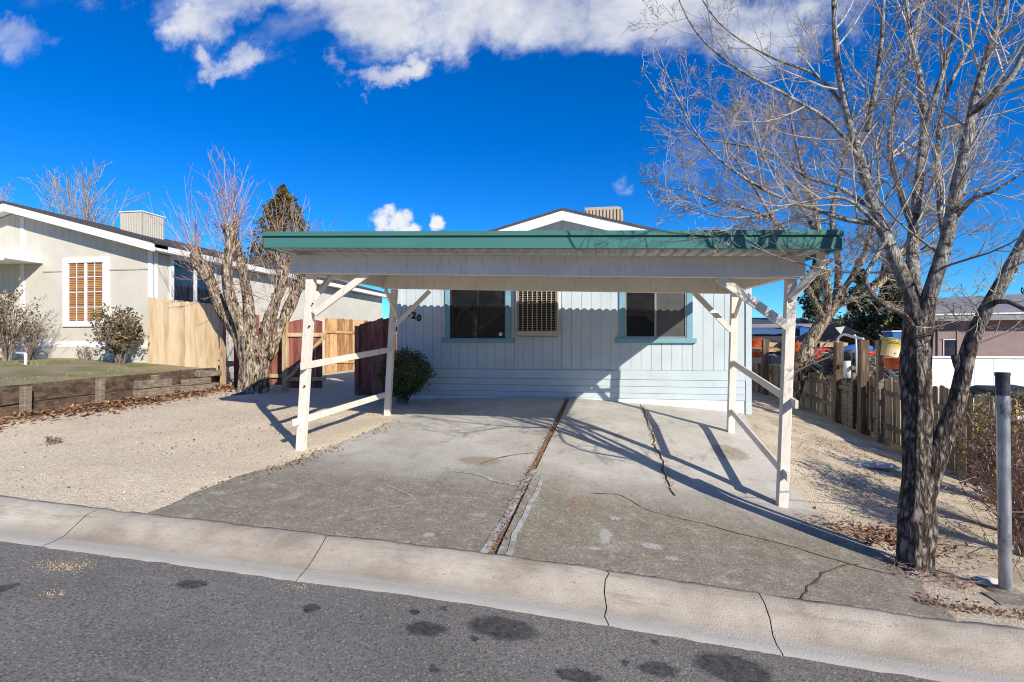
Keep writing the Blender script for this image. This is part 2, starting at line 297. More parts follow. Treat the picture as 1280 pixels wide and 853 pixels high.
# ------------------------------------------------------------------ mesh builder
class MB:
    def __init__(s): s.v = []; s.f = []
    def add(s, vs, fs):
        o = len(s.v); s.v += [tuple(v) for v in vs]; s.f += [tuple(i + o for i in f) for f in fs]
    def hexa(s, p):  # 8 corners: bottom 4 ccw, top 4 ccw
        s.add(p, [(3, 2, 1, 0), (4, 5, 6, 7), (0, 1, 5, 4), (1, 2, 6, 5), (2, 3, 7, 6), (3, 0, 4, 7)])
    def box(s, x0, x1, y0, y1, z0, z1):
        s.hexa([(x0, y0, z0), (x1, y0, z0), (x1, y1, z0), (x0, y1, z0), (x0, y0, z1), (x1, y0, z1), (x1, y1, z1), (x0, y1, z1)])
    def beam(s, a, b, w, h, up=V((0, 0, 1))):
        a = V(a); b = V(b); d = (b - a).normalized(); side = d.cross(up)
        if side.length < .01: side = d.cross(V((0, 1, 0)))
        side.normalize(); u = side.cross(d).normalized(); side *= w / 2; u *= h / 2
        s.hexa([a - side - u, a + side - u, b + side - u, b - side - u, a - side + u, a + side + u, b + side + u, b - side + u])
    def post(s, a, b, w, dpt=None):   # upright with faces squared to the world axes
        dpt = dpt or w; a = V(a); b = V(b); w /= 2; q = dpt / 2
        s.hexa([a + V(o) for o in ((-w, -q, 0), (w, -q, 0), (w, q, 0), (-w, q, 0))] + [b + V(o) for o in ((-w, -q, 0), (w, -q, 0), (w, q, 0), (-w, q, 0))])
    def tube(s, pts, rs, n=8, cap=True, rough=0., seed=0., lobes=0):
        pts = [V(p) for p in pts]; k = len(pts); o = len(s.v)
        ref = V((.31, .95, .05)); vs = []
        for i, p in enumerate(pts):
            d = (pts[min(k - 1, i + 1)] - pts[max(0, i - 1)])
            if d.length < 1e-6: d = V((0, 0, 1))
            d.normalize(); x = d.cross(ref); x = x.normalized() if x.length > .05 else d.orthogonal().normalized(); y = d.cross(x)
            for j in range(n):
                a = 2 * math.pi * j / n; rr = rs[i]
                if rough:
                    rr *= 1 + rough * mn.noise(V((math.cos(a) * 2.2 + seed, math.sin(a) * 2.2, p.z * 1.6 + seed))) + rough * .6 * mn.noise(V((math.cos(a) * 6 + seed, math.sin(a) * 6, p.z * 2.5)))
                    if lobes: rr *= 1 + rough * .5 * math.cos(a * lobes + p.z * 1.3 + 2 * mn.noise(V((p.z, a, seed))))
                vs.append(p + (x * math.cos(a) + y * math.sin(a)) * rr)
        fs = [(i * n + j, i * n + (j + 1) % n, (i + 1) * n + (j + 1) % n, (i + 1) * n + j) for i in range(k - 1) for j in range(n)]
        if cap: fs += [tuple(range(n - 1, -1, -1)), tuple((k - 1) * n + j for j in range(n))]
        s.add(vs, fs)
    def lathe(s, c, prof, n=20, sc=(1, 1), tilt=None):
        vs = []; m = tilt or Matrix.Identity(3)
        for (r, z) in prof:
            for j in range(n):
                a = 2 * math.pi * j / n; vs.append(V(c) + m @ V((r * math.cos(a) * sc[0], r * math.sin(a) * sc[1], z)))
        k = len(prof)
        fs = [(i * n + j, i * n + (j + 1) % n, (i + 1) * n + (j + 1) % n, (i + 1) * n + j) for i in range(k - 1) for j in range(n)]
        s.add(vs, fs)
    def grid(s, fn, nu, nv):
        vs = [fn(i / nu, j / nv) for j in range(nv + 1) for i in range(nu + 1)]
        fs = [(j * (nu + 1) + i, j * (nu + 1) + i + 1, (j + 1) * (nu + 1) + i + 1, (j + 1) * (nu + 1) + i) for j in range(nv) for i in range(nu)]
        s.add(vs, fs)
    def rock(s, c, r, seed, n=10):
        def f(u, v):
            a = 2 * math.pi * u; b = math.pi * (v - .5); d = V((math.cos(a) * math.cos(b), math.sin(a) * math.cos(b), math.sin(b)))
            k = 1 + .35 * mn.noise(d * 1.4 + V((seed, 0, 0)))
            return V(c) + V((d.x * r[0], d.y * r[1], d.z * r[2])) * k
        s.grid(f, n, n // 2 + 2)
    def leaf(s, c, size, nrm=None, asp=.55):
        d = V((R.gauss(0, 1), R.gauss(0, 1), R.gauss(0, 1))).normalized()
        e = d.cross(nrm if nrm else V((R.gauss(0, 1), R.gauss(0, 1), R.gauss(0, 1))))
        if e.length < .05: e = d.orthogonal()
        e = e.normalized() * size * asp * .5; d = d * size * .5
        if nrm: d = e.cross(nrm).normalized() * size * .5 + nrm * R.uniform(-.2, .35) * size
        c = V(c); s.add([c - d, c + e, c + d, c - e], [(0, 1, 2, 3)])
    def build(s, name, mat, parent=None, smooth=False, bevel=0.):
        me = bpy.data.meshes.new(name)
        off = V((0, 0, 0))
        if parent is not None:
            r = parent
            while r.parent: r = r.parent
            off = r.location
        me.from_pydata([(v[0] - off.x, v[1] - off.y, v[2] - off.z) for v in s.v] if parent is not None else s.v, [], s.f)
        me.materials.append(mat)
        if smooth: me.polygons.foreach_set('use_smooth', [True] * len(me.polygons))
        me.update()
        o = bpy.data.objects.new(name, me); C.objects.link(o)
        if parent is not None: o.parent = parent
        if bevel:
            b = o.modifiers.new('bevel', 'BEVEL'); b.width = bevel; b.segments = 1; b.limit_method = 'ANGLE'; b.angle_limit = rad(40)
        return o
def mbox(*a): m = MB(); m.box(*a); return m
def mbeam(*a, **k): m = MB(); m.beam(*a, **k); return m
def mpost(*a): m = MB(); m.post(*a); return m
def tag(o, label=None, cat=None, group=None, kind=None):
    if label: o['label'] = label
    if cat: o['category'] = cat
    if group: o['group'] = group
    if kind: o['kind'] = kind
    return o
def thing(name, loc, label, cat, group=None):
    o = bpy.data.objects.new(name, None); C.objects.link(o); o.location = loc; o.empty_display_size = .2
    return tag(o, label, cat, group)
def struct(o): o['kind'] = 'structure'; return o
def jit(a): return R.uniform(-a, a)
def cr(pts, n=6):   # Catmull-Rom
    pts = [V(p) for p in pts]; out = []
    for i in range(len(pts) - 1):
        a = pts[max(0, i - 1)]; b = pts[i]; c = pts[i + 1]; d = pts[min(len(pts) - 1, i + 2)]
        for k in range(n):
            t = k / n
            out.append(.5 * ((2 * b) + (c - a) * t + (2 * a - 5 * b + 4 * c - d) * t * t + (3 * b - a - 3 * c + d) * t ** 3))
    out.append(pts[-1]); return out

# ------------------------------------------------------------------ ground, road, kerb, driveway
DL = [(4.05, -4.06), (5.03, -3.98), (6.0, -3.70), (8.6, -3.52), (10.98, -3.6)]
DR = [(4.05, 2.42), (5.05, 2.55), (6.5, 2.40), (8.0, 2.45), (9.6, 2.6), (10.98, 2.80)]
def lerp(T, y):
    if y <= T[0][0]: return T[0][1]
    for (a, p), (b, q) in zip(T, T[1:]):
        if y <= b: return p + (q - p) * (y - a) / (b - a)
    return T[-1][1]
def onslab(x, y, e=0.): return 4.0 < y < 11 and lerp(DL, y) - e < x < lerp(DR, y) + e
TERR = -8.75
def ground():
    m = MB()
    xs = [-400, -150, -60, -30, -20] + [-15 + .16 * i for i in range(157)] + [12, 15, 20, 30, 60, 150, 400]
    ys = [4.03] + [4.2 + .16 * i for i in range(63)] + [14.5 + .5 * i for i in range(20)] + [26, 30, 36, 45, 60, 100, 200, 400]
    vs = []
    for y in ys:
        for x in xs:
            z = G(x, y)
            if onslab(x, y, -.02): z -= .035
            elif y < 15 and abs(x) < 12:
                e = min(1, max(0, (y - 4.1) / .4))
                z += e * (.035 * mn.noise(V((x * .9, y * .9, 0))) + .018 * mn.noise(V((x * 3.3, y * 3.3, 4))))
            if x < TERR - .25: z = min(z, -1.3)
            vs.append((x, y, z))
    n = len(xs)
    m.add(vs, [(j * n + i, j * n + i + 1, (j + 1) * n + i + 1, (j + 1) * n + i) for j in range(len(ys) - 1) for i in range(n - 1)])
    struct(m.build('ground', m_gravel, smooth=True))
ground()
def KZ(x): return G(x, 4.05)
# kerb: rolled profile swept along the street, broken at its joints
PROF = [(4.06, -.02), (4.05, .012), (3.99, .02), (3.90, .0), (3.80, -.05), (3.70, -.105), (3.62, -.128), (3.52, -.125), (3.50, -.16)]
KJ = [-60, -30, -20, -15, -11.3, -7.9, -4.47, -2.225, .035, 1.13, 3.4, 5.6, 9, 15, 25, 60]
def kerb():
    m = MB()
    for a, b in zip(KJ, KJ[1:]):
        nx = max(2, int(min(30, (b - a) / .05))); prf = PROF; npf = len(prf)
        ga = .004; gb = .004; sa = a * 3.1; 
        def edge(j, s0, sgn):
            return .035 * mn.noise(V((s0, j * .8, 0))) + .014 * mn.noise(V((s0, j * 3.7, 5)))
        def f(u, v):
            j = v * (npf - 1); i = int(round(j)); y, z = prf[i]
            xa = a + ga + edge(i, a * 3.1, 1); xb = b - gb + edge(i, b * 3.1, 1)
            x = xa + (xb - xa) * u
            w = .012 * mn.noise(V((x * 2.5, y * 2, 0))) + (.018 * mn.noise(V((x * 7, 0, 3))) + .012 * mn.noise(V((x * 19, 0, 3))) if i == npf - 2 else 0) + (.022 * mn.noise(V((x * 6, 9, 3))) + .02 * mn.noise(V((x * 23, 9, 3))) if i < 3 else 0)
            return (x, y + w, KZ(x) + z + .007 * mn.noise(V((x * 3, y * 9, 0))) + .005 * mn.noise(V((x * 13, y * 15, 0))))
        m.grid(f, nx, npf - 1)
    struct(m.build('kerb', m_kerb, smooth=True))
    # dirt at the bottom of the joints
    d = MB()
    for x in KJ[3:-2]:
        pr = [(y, z) for y, z in PROF[1:-1]]
        for (y0, z0), (y1, z1) in zip(pr, pr[1:]):
            k = .03
            k = .016; d.add([(x - k * 1.9, y0, KZ(x) + z0 - .012), (x + k * 1.9, y0, KZ(x) + z0 - .012), (x + k * 1.9, y1, KZ(x) + z1 - .012), (x - k * 1.9, y1, KZ(x) + z1 - .012)], [(0, 1, 2, 3)])
    struct(d.build('kerb_joint_dirt', m_crack))
kerb()
def RZ(x, y): return KZ(x) - .133 + .012 * min(6, max(0, 3.5 - y)) 
def road():
    m = MB()
    xs = [-400, -100, -40, -20] + [-12 + .3 * i for i in range(81)] + [16, 25, 40, 100, 400]
    ys = [3.60, 3.4, 3.2, 3.0, 2.6, 2, 1, 0, -2, -5, -8]
    vs = [(x, y, RZ(x, y) + (.006 * mn.noise(V((x * 2, y * 2, 0))) if abs(x) < 12 else 0)) for y in ys for x in xs]; n = len(xs)
    m.add(vs, [(j * n + i + 1, j * n + i, (j + 1) * n + i, (j + 1) * n + i + 1) for j in range(len(ys) - 1) for i in range(n - 1)])
    struct(m.build('road', m_asphalt, smooth=True))
    f = MB(); f.grid(lambda u, v: (-400 + 800 * u, -8 - 392 * v, KZ(-40 + 100 * u) - .02 + v * 5), 8, 6)
    struct(f.build('far_side_ground', m_gravel))
road()
def unseen_hills():   # unseen rise added behind the camera to darken the window reflections
    m = MB()
    def f(u, v):
        a = math.pi * (1.0 + u); rr = 55 + 60 * v; z = -3 + (15 + 5 * mn.noise(V((u * 9, 0, 0))) + 2 * mn.noise(V((u * 30, 0, 0)))) * math.sin(min(1, v * 1.3) * math.pi / 2)
        return (rr * math.cos(a), rr * math.sin(a) - 5, z)
    m.grid(f, 120, 12); struct(m.build('unseen_hills', m_hill, smooth=True))
unseen_hills()
def drive():
    m = MB()
    rows = [4.065, 6.06, 8.62, 10.985]; JX = lambda y: -.86 + (y - 4.05) * .026
    def crackx(y): return .80 + .05 * mn.noise(V((y * 1.7, 2, 0))) + .035 * mn.noise(V((y * 6, 2, 0)))
    for a, b in zip(rows, rows[1:]):
        cols = [(lambda y: lerp(DL, y) + .04 * mn.noise(V((y * 4, 7, 0))) + (.08 * mn.noise(V((y * 2, 8, 0)))), lambda y: JX(y) - .045), (lambda y: JX(y) + .045, None)]
        parts = [(cols[0][0], cols[0][1])]
        rr = lambda y: lerp(DR, y) + .04 * mn.noise(V((y * 4, 1, 0))) 
        L0 = lambda y: JX(y) + .045
        if a > 6: parts += [(L0, lambda y: crackx(y) - .012 - .012 * abs(mn.noise(V((y * 9, 1, 0))))), (lambda y: crackx(y) + .012 + .02 * abs(mn.noise(V((y * 7, 4, 0)))), rr)]
        else: parts += [(L0, rr)]
        for l, r in parts:
            nu = 14; nv = max(8, int((b - a) / .11))
            def f(u, v, l=l, r=r, a=a, b=b):
                y = a + .004 + (b - a - .008) * v; xl, xr = l(y), r(y); x = xl + (xr - xl) * u
                return (x, y, G(x, y) + .012 + .004 * mn.noise(V((x, y, 0))))
            m.grid(f, nu, nv)
            # edge faces so the slab has thickness
            for side in (0, 1):
                def e(u, v, side=side, f=f):
                    p = f(side, v); return (p[0], p[1], p[2] - .06 * u)
                m.grid(e, 1, nv)
            m.grid(lambda u, v, f=f: (lambda p: (p[0], p[1], p[2] - .06 * v))(f(u, 0)), nu, 1)
            m.grid(lambda u, v, f=f: (lambda p: (p[0], p[1], p[2] - .06 * v))(f(u, 1)), nu, 1)
    struct(m.build('driveway', m_drive))
    # dirt filling the wide joint, the open crack and the cross joints
    d = MB()
    def strip(fx, w, y0, y1, dz):
        n = int((y1 - y0) / .06)
        def f(u, v):
            y = y0 + (y1 - y0) * v; x = fx(y) + (u - .5) * w; return (x, y, G(x, y) + dz + .006 * mn.noise(V((x * 20, y * 20, 0))))
        d.grid(f, 4, n)
    strip(JX, .12, 4.07, 10.95, -.012); strip(crackx, .13, 6.1, 10.9, -.010)
    for y in rows[1:3]:
        d.grid(lambda u, v, y=y: (lambda x, yy: (x, yy, G(x, yy) + .002))(-3.6 + 6.1 * u, y + .02 * (v - .5)), 60, 1)
    struct(d.build('driveway_joint_dirt', m_debris))
    def jag(pts, w, mat, name, off=.0165, amp=.03):
        wv = .35 if mat is m_patch else 1.6
        c = MB(); pts = cr([Pg(x, y) for x, y in pts], 12); vs = []
        for i, p in enumerate(pts):
            q = pts[min(i + 1, len(pts) - 1)] - pts[max(0, i - 1)]; s = V((-q.y, q.x, 0)).normalized()
            o = s * (amp * mn.noise(p * 4 + V((w * 50, 0, 0))) + amp * .5 * mn.noise(p * 14)); ww = w * (1 - wv * .3 + abs(mn.noise(p * 7)) * wv)
            for k in (-.5, .5):
                v = p + o + s * ww * k; vs.append((v.x, v.y, G(v.x, v.y) + off))
        c.add(vs, [(2 * i, 2 * i + 1, 2 * i + 3, 2 * i + 2) for i in range(len(pts) - 1)])
        return struct(c.build(name, mat))
    jag([(740, 620), (775, 622), (810, 640), (860, 653), (930, 670), (1000, 690), (1080, 713), (1120, 722)], .016, m_crack, 'driveway_crack')
    jag([(1000, 752), (1012, 735), (1040, 716), (1075, 708)], .014, m_crack, 'driveway_crack')
    jag([(480, 609), (512, 622), (510, 632), (440, 645), (400, 660)], .022, m_patch, 'driveway_crack', .0165)
    jag([(570, 592), (600, 596), (620, 604), (652, 610)], .05, m_patch, 'mortar_smear', .0185, .02)
    jag([(600, 582), (625, 574), (668, 568)], .03, m_debris, 'driveway_crack', .018)
    jag([(603, 694), (630, 655), (655, 608), (668, 588)], .075, m_patch, 'mortar_smear', .0175, .015)
    jag([(634, 697), (652, 655), (668, 622), (680, 598)], .05, m_patch, 'mortar_smear', .0180, .015)
    
drive()

# ------------------------------------------------------------------ boards
def pickets(m, A, B, zb, zt, w=.14, th=.018, gap=.006, topj=.0, ear=False, lean=0., miss=()):
    A = V((A[0], A[1], 0)); B = V((B[0], B[1], 0)); d = B - A; Ln = d.length; d.normalize(); nrm = V((-d.y, d.x, 0)); n = int(Ln / (w + gap))
    for i in range(n):
        if i in miss: continue
        s0 = i * (w + gap); s1 = s0 + w; a = A + d * s0; b = A + d * s1; o = nrm * (th / 2); tj = jit(topj); ln = d * jit(lean); oo = nrm * jit(th * .3)
        def z(fn, p): return fn(p) if callable(fn) else fn
        za, zbb = z(zb, a), z(zb, b); ta, tb = z(zt, a) + tj, z(zt, b) + tj
        if ear:
            c = .03; mid = [a + d * c, b - d * c]
            vs = []
            for sgn in (-1, 1):
                q = o * sgn + oo
                for p, zz, l in ((a, za, 0), (b, zbb, 0), (b, tb - c, 1), (mid[1], tb, 1), (mid[0], ta, 1), (a, ta - c, 1)):
                    r = p + q + ln * l; vs.append((r.x, r.y, zz))
            m.add(vs, [(0, 1, 2, 3, 4, 5), (11, 10, 9, 8, 7, 6)] + [((k + 1) % 6, k, k + 6, (k + 1) % 6 + 6) for k in range(6)])
        else:
            p0 = [a - o + oo, b - o + oo, b + o + oo, a + o + oo]
            m.hexa([(p.x, p.y, zz) for p, zz in zip(p0, (za, zbb, zbb, za))] + [((p + ln).x, (p + ln).y, zz) for p, zz in zip(p0, (ta, tb, tb, ta))])
def siding(T, u0, u1, c0, top, holes, w=.203, gap=.006, th=.008):
    """vertical grooved boards on a wall; T(a, b, c): a along, b outward, c up; top(a): roof line"""
    m = MB(); n = int(math.ceil((u1 - u0) / w))
    for i in range(n):
        a0 = u0 + i * w; a1 = min(a0 + w - gap, u1)
        if a1 - a0 < .01: continue
        cuts = sorted({a0, a1} | {h[k] for h in holes for k in (0, 1) if a0 < h[k] < a1})
        for x0, x1 in zip(cuts, cuts[1:]):
            mid = (x0 + x1) / 2; spans = [[c0, None]]
            for h in sorted([h for h in holes if h[0] < mid < h[1]], key=lambda h: h[2]):
                spans[-1][1] = h[2]; spans.append([h[3], None])
            for lo, hi in spans:
                ta, tb = (hi, hi) if hi is not None else (top(x0), top(x1))
                if max(ta, tb) <= lo: continue
                m.hexa([T(x0, th, lo), T(x1, th, lo), T(x1, 0, lo), T(x0, 0, lo), T(x0, th, ta), T(x1, th, tb), T(x1, 0, tb), T(x0, 0, ta)])
    return m
def tb(m, T, a0, a1, b0, b1, c0, c1):
    m.hexa([T(a0, b1, c0), T(a1, b1, c0), T(a1, b0, c0), T(a0, b0, c0), T(a0, b1, c1), T(a1, b1, c1), T(a1, b0, c1), T(a0, b0, c1)])
def frame(m, T, a0, a1, c0, c1, w, b0, b1, wb=None):
    wb = wb or w
    tb(m, T, a0, a0 + w, b0, b1, c0, c1); tb(m, T, a1 - w, a1, b0, b1, c0, c1)
    tb(m, T, a0 + w, a1 - w, b0, b1, c1 - w, c1); tb(m, T, a0 + w, a1 - w, b0, b1, c0, c0 + wb)

# ------------------------------------------------------------------ main house
HX0, HX1, HY0, HY1 = -4.46, 2.93, 11.0, 26.0
def main_house():
    h = thing('house', (-.76, 11.0, -1.2), 'pale blue single-storey house with blue window trim behind the carport', 'house')
    T = lambda a, b, c: V((a, HY0 - b, c))
    rz = lambda x: 2.60 - .268 * abs(x + .765)
    w1 = (P(563, 368, 11).x, P(632, 368, 11).x); w2 = (P(781, 366, 11).x, P(858, 366, 11).x); g = (P(648, 366, 11).x, P(697, 366, 11).x)
    z0 = P(600, 423, 11).z; z1 = 1.22; zb = -.62 
    zb = P(600, 461, 11).z
    holes = [(w1[0], w1[1], z0, z1), (w2[0], w2[1], z0, z1), (g[0], g[1], P(670, 421, 11).z, z1)]
    siding(T, HX0, HX1, zb, lambda a: rz(a) - .02, holes).build('siding', m_wall, h, bevel=.003)
    b = MB()   # the body behind the boards
    b.add([(HX0, HY0, -2.2), (HX1, HY0, -2.2), (HX1, HY0, rz(HX1)), (-.765, HY0, 2.6), (HX0, HY0, rz(HX0)), (HX0, HY1, -2.2), (HX1, HY1, -2.2), (HX1, HY1, rz(HX1)), (-.765, HY1, 2.6), (HX0, HY1, rz(HX0))],
          [(0, 1, 2, 3, 4), (9, 8, 7, 6, 5), (1, 6, 7, 2), (5, 0, 4, 9)])
    b.build('wall', m_wallback, h)
    sd = siding(lambda a, bb, c: V((HX1 + bb, a, c)), HY0, HY1, zb, lambda a: 1.55, []); sd.build('side_siding', m_wall, h)
    s = MB()   # horizontal skirting planks
    lv = [zb - .012, P(800, 475, 11).z, P(800, 483.5, 11).z, P(800, 492, 11).z, P(800, 499, 11).z]
    for i, (a, c) in enumerate(zip(lv, lv[1:])): tb(s, T, HX0, HX1 - .08, 0, .02 if i else .03, c + .006, a); 
    for i, (a, c) in enumerate(zip(lv, lv[1:])): s.box(HX1, HX1 + .02, HY0 + .01, HY1, c + .006, a)
    s.build('skirting', m_wall, h, bevel=.003)
    f = MB(); tb(f, T, HX0 + .02, HX1 - .01, 0, .006, -2.0, lv[-1]); f.build('foundation', m_white, h)
    for q0, q1, q2 in ((HX1 - .09, HX1 + .02, .035), (HX0 - .01, HX0 + .09, .03)):
        t = MB(); tb(t, T, q0, q1, 0, q2, -1.46, 1.6); t.build('corner_trim', m_wall, h, bevel=.004)
    t = MB(); xj = P(703, 400, 11).x; tb(t, T, xj - .006, xj + .016, .012, .024, zb, 2.5); t.build('joint_batten', m_wall, h)
    def win(a0, a1, frm, lab, sticker=False):
        wn = MB(); tb(wn, T, a0 - .115, a0, 0, .045, z0 - .002, z1); tb(wn, T, a1, a1 + .115, 0, .045, z0 - .002, z1); tb(wn, T, a0 - .115, a1 + .115, 0, .045, z1, z1 + .11)
        tb(wn, T, a0 - .19, a1 + .19, 0, .075, z0 - .10, z0 - .003); wn = wn.build('window', m_blue, h, bevel=.004); wn['label'] = lab
        fr = MB(); frame(fr, T, a0, a1, z0, z1, .032, .002, .034); md = (a0 + a1) / 2; tb(fr, T, md - .02, md + .02, .002, .030, z0 + .034, z1 - .034); fr.build('window_frame', frm, wn, bevel=.003)
        fr = MB(); tb(fr, T, a0 + .034, md - .021, .003, .012, z0 + .034, z1 - .034); fr.build('pane', m_glassd, wn)
        fr = MB(); tb(fr, T, md + .021, a1 - .034, .003, .016, z0 + .034, z1 - .034); fr.build('pane', m_glassd if sticker else m_screen, wn)
        if sticker:
            fr = MB(); c = P(626, 418, 11); fr.lathe((0, 0, 0), [(0, 0), (.042, 0), (.042, .004), (0, .004)], 16, tilt=Matrix.Rotation(rad(90), 3, 'X')); fr.v = [(v[0] + c.x, v[1] + 10.980, v[2] + c.z) for v in fr.v]; fr.build('badge', m_badge, wn)
    win(w1[0], w1[1], m_bronze, 'dark framed sliding window with blue trim', True)
    win(w2[0], w2[1], m_alu, 'silver framed sliding window with blue trim')
    # window cooler with its barred guard
    gb, gt = P(670, 414, 11).z, z1
    c = MB(); tb(c, T, g[0], g[1], 0, .10, gb - .1, gt); c.build('window_cooler', m_black, h)
    wc = h.children[-1]
    q = MB(); n = 9
    for i in range(n): a = g[0] + .02 + (g[1] - g[0] - .04) * i / (n - 1); tb(q, T, a - .008, a + .008, .150, .166, gb, gt)
    q.build('guard_bars', m_grille, wc); q = MB()
    k = int((gt - gb) / .047)
    for i in range(k): z = gb + .047 * (i + .5); tb(q, T, g[0], g[1], .124, .138, z - .006, z + .006)
    q.build('guard_grille', m_louvre, wc)
    q = MB(); tb(q, T, g[0] - .02, g[1] + .02, 0, .17, gb - .10, gb); tb(q, T, g[0] - .025, g[0], 0, .17, gb, gt); tb(q, T, g[1], g[1] + .025, 0, .17, gb, gt); q.build('housing', m_grille, wc, bevel=.008)
    # house number
    grp = None
    for ch, (x, y) in zip('420', ((509.5, 392), (517, 395), (523.5, 398))):
        cu = bpy.data.curves.new('digit', 'FONT'); cu.body = ch; cu.size = .20; cu.extrude = .006; cu.offset = .007; cu.align_x = 'CENTER'; cu.align_y = 'CENTER'
        o = bpy.data.objects.new('tmp', cu); C.objects.link(o); bpy.context.view_layer.update()
        me = bpy.data.meshes.new_from_object(o.evaluated_get(bpy.context.evaluated_depsgraph_get())); bpy.data.objects.remove(o)
        d = bpy.data.objects.new('digit', me); C.objects.link(d); me.materials.clear(); me.materials.append(m_black)
        p = P(x, y, 10.97); p.y = 10.972; d.parent = h; d.location = p - h.location; d.rotation_euler = (rad(90), rad(8), 0)
    # roof
    r = MB(); yr0, yr1 = 10.55, 26.4; xe = 4.0; th = .045
    for sg in (-1, 1):
        x1 = -.765 + sg * xe; zt = 2.70; ze = zt - .268 * xe
        p = [(-.765, yr0, zt), (x1, yr0, ze), (x1, yr1, ze), (-.765, yr1, zt)]
        r.hexa([(a, b, c - th) for a, b, c in p] + p)
    r.build('roof', m_shingle, h)
    rf = h.children[-1]
    f = MB()
    for sg in (-1, 1):
        x1 = -.765 + sg * (xe - .01); zt = 2.655; ze = zt - .268 * (xe - .01)
        f.hexa([(-.765, yr0 + .02, zt - .20), (x1, yr0 + .02, ze - .20), (x1, yr0 + .055, ze - .20), (-.765, yr0 + .055, zt - .20), (-.765, yr0 + .02, zt), (x1, yr0 + .02, ze), (x1, yr0 + .055, ze), (-.765, yr0 + .055, zt)])
        f.hexa([(-.765, yr0 + .055, zt - .06), (x1, yr0 + .055, ze - .06), (x1, HY0 + .05, ze - .06), (-.765, HY0 + .05, zt - .06), (-.765, yr0 + .055, zt - .02), (x1, yr0 + .055, ze - .02), (x1, HY0 + .05, ze - .02), (-.765, HY0 + .05, zt - .02)])
    f.build('fascia', m_white, rf)
    c = MB(); a, b2 = P(731, 270, 13).x, P(779, 270, 13).x; zt = P(750, 259, 13).z
    pr = [(a, 1.9), (b2, 1.9), (b2, zt - .14), (b2 - .05, zt - .03), (b2 - .14, zt), (a, zt)]
    c.add([(x, 13.0, z) for x, z in pr] + [(x, 14.0, z) for x, z in pr], [(0, 1, 2, 3, 4, 5), (11, 10, 9, 8, 7, 6)] + [((k + 1) % 6, k, k + 6, (k + 1) % 6 + 6) for k in range(6)])
    c.build('roof_cooler', m_cooler, h)
    c = MB()
    for i in range(11): x = a + .05 + i * (b2 - a - .1) / 10; c.box(x - .012, x + .012, 12.97, 12.998, 2.0, zt - .06)
    c.build('cooler_slats', m_cooler, h.children[-1])
main_house()

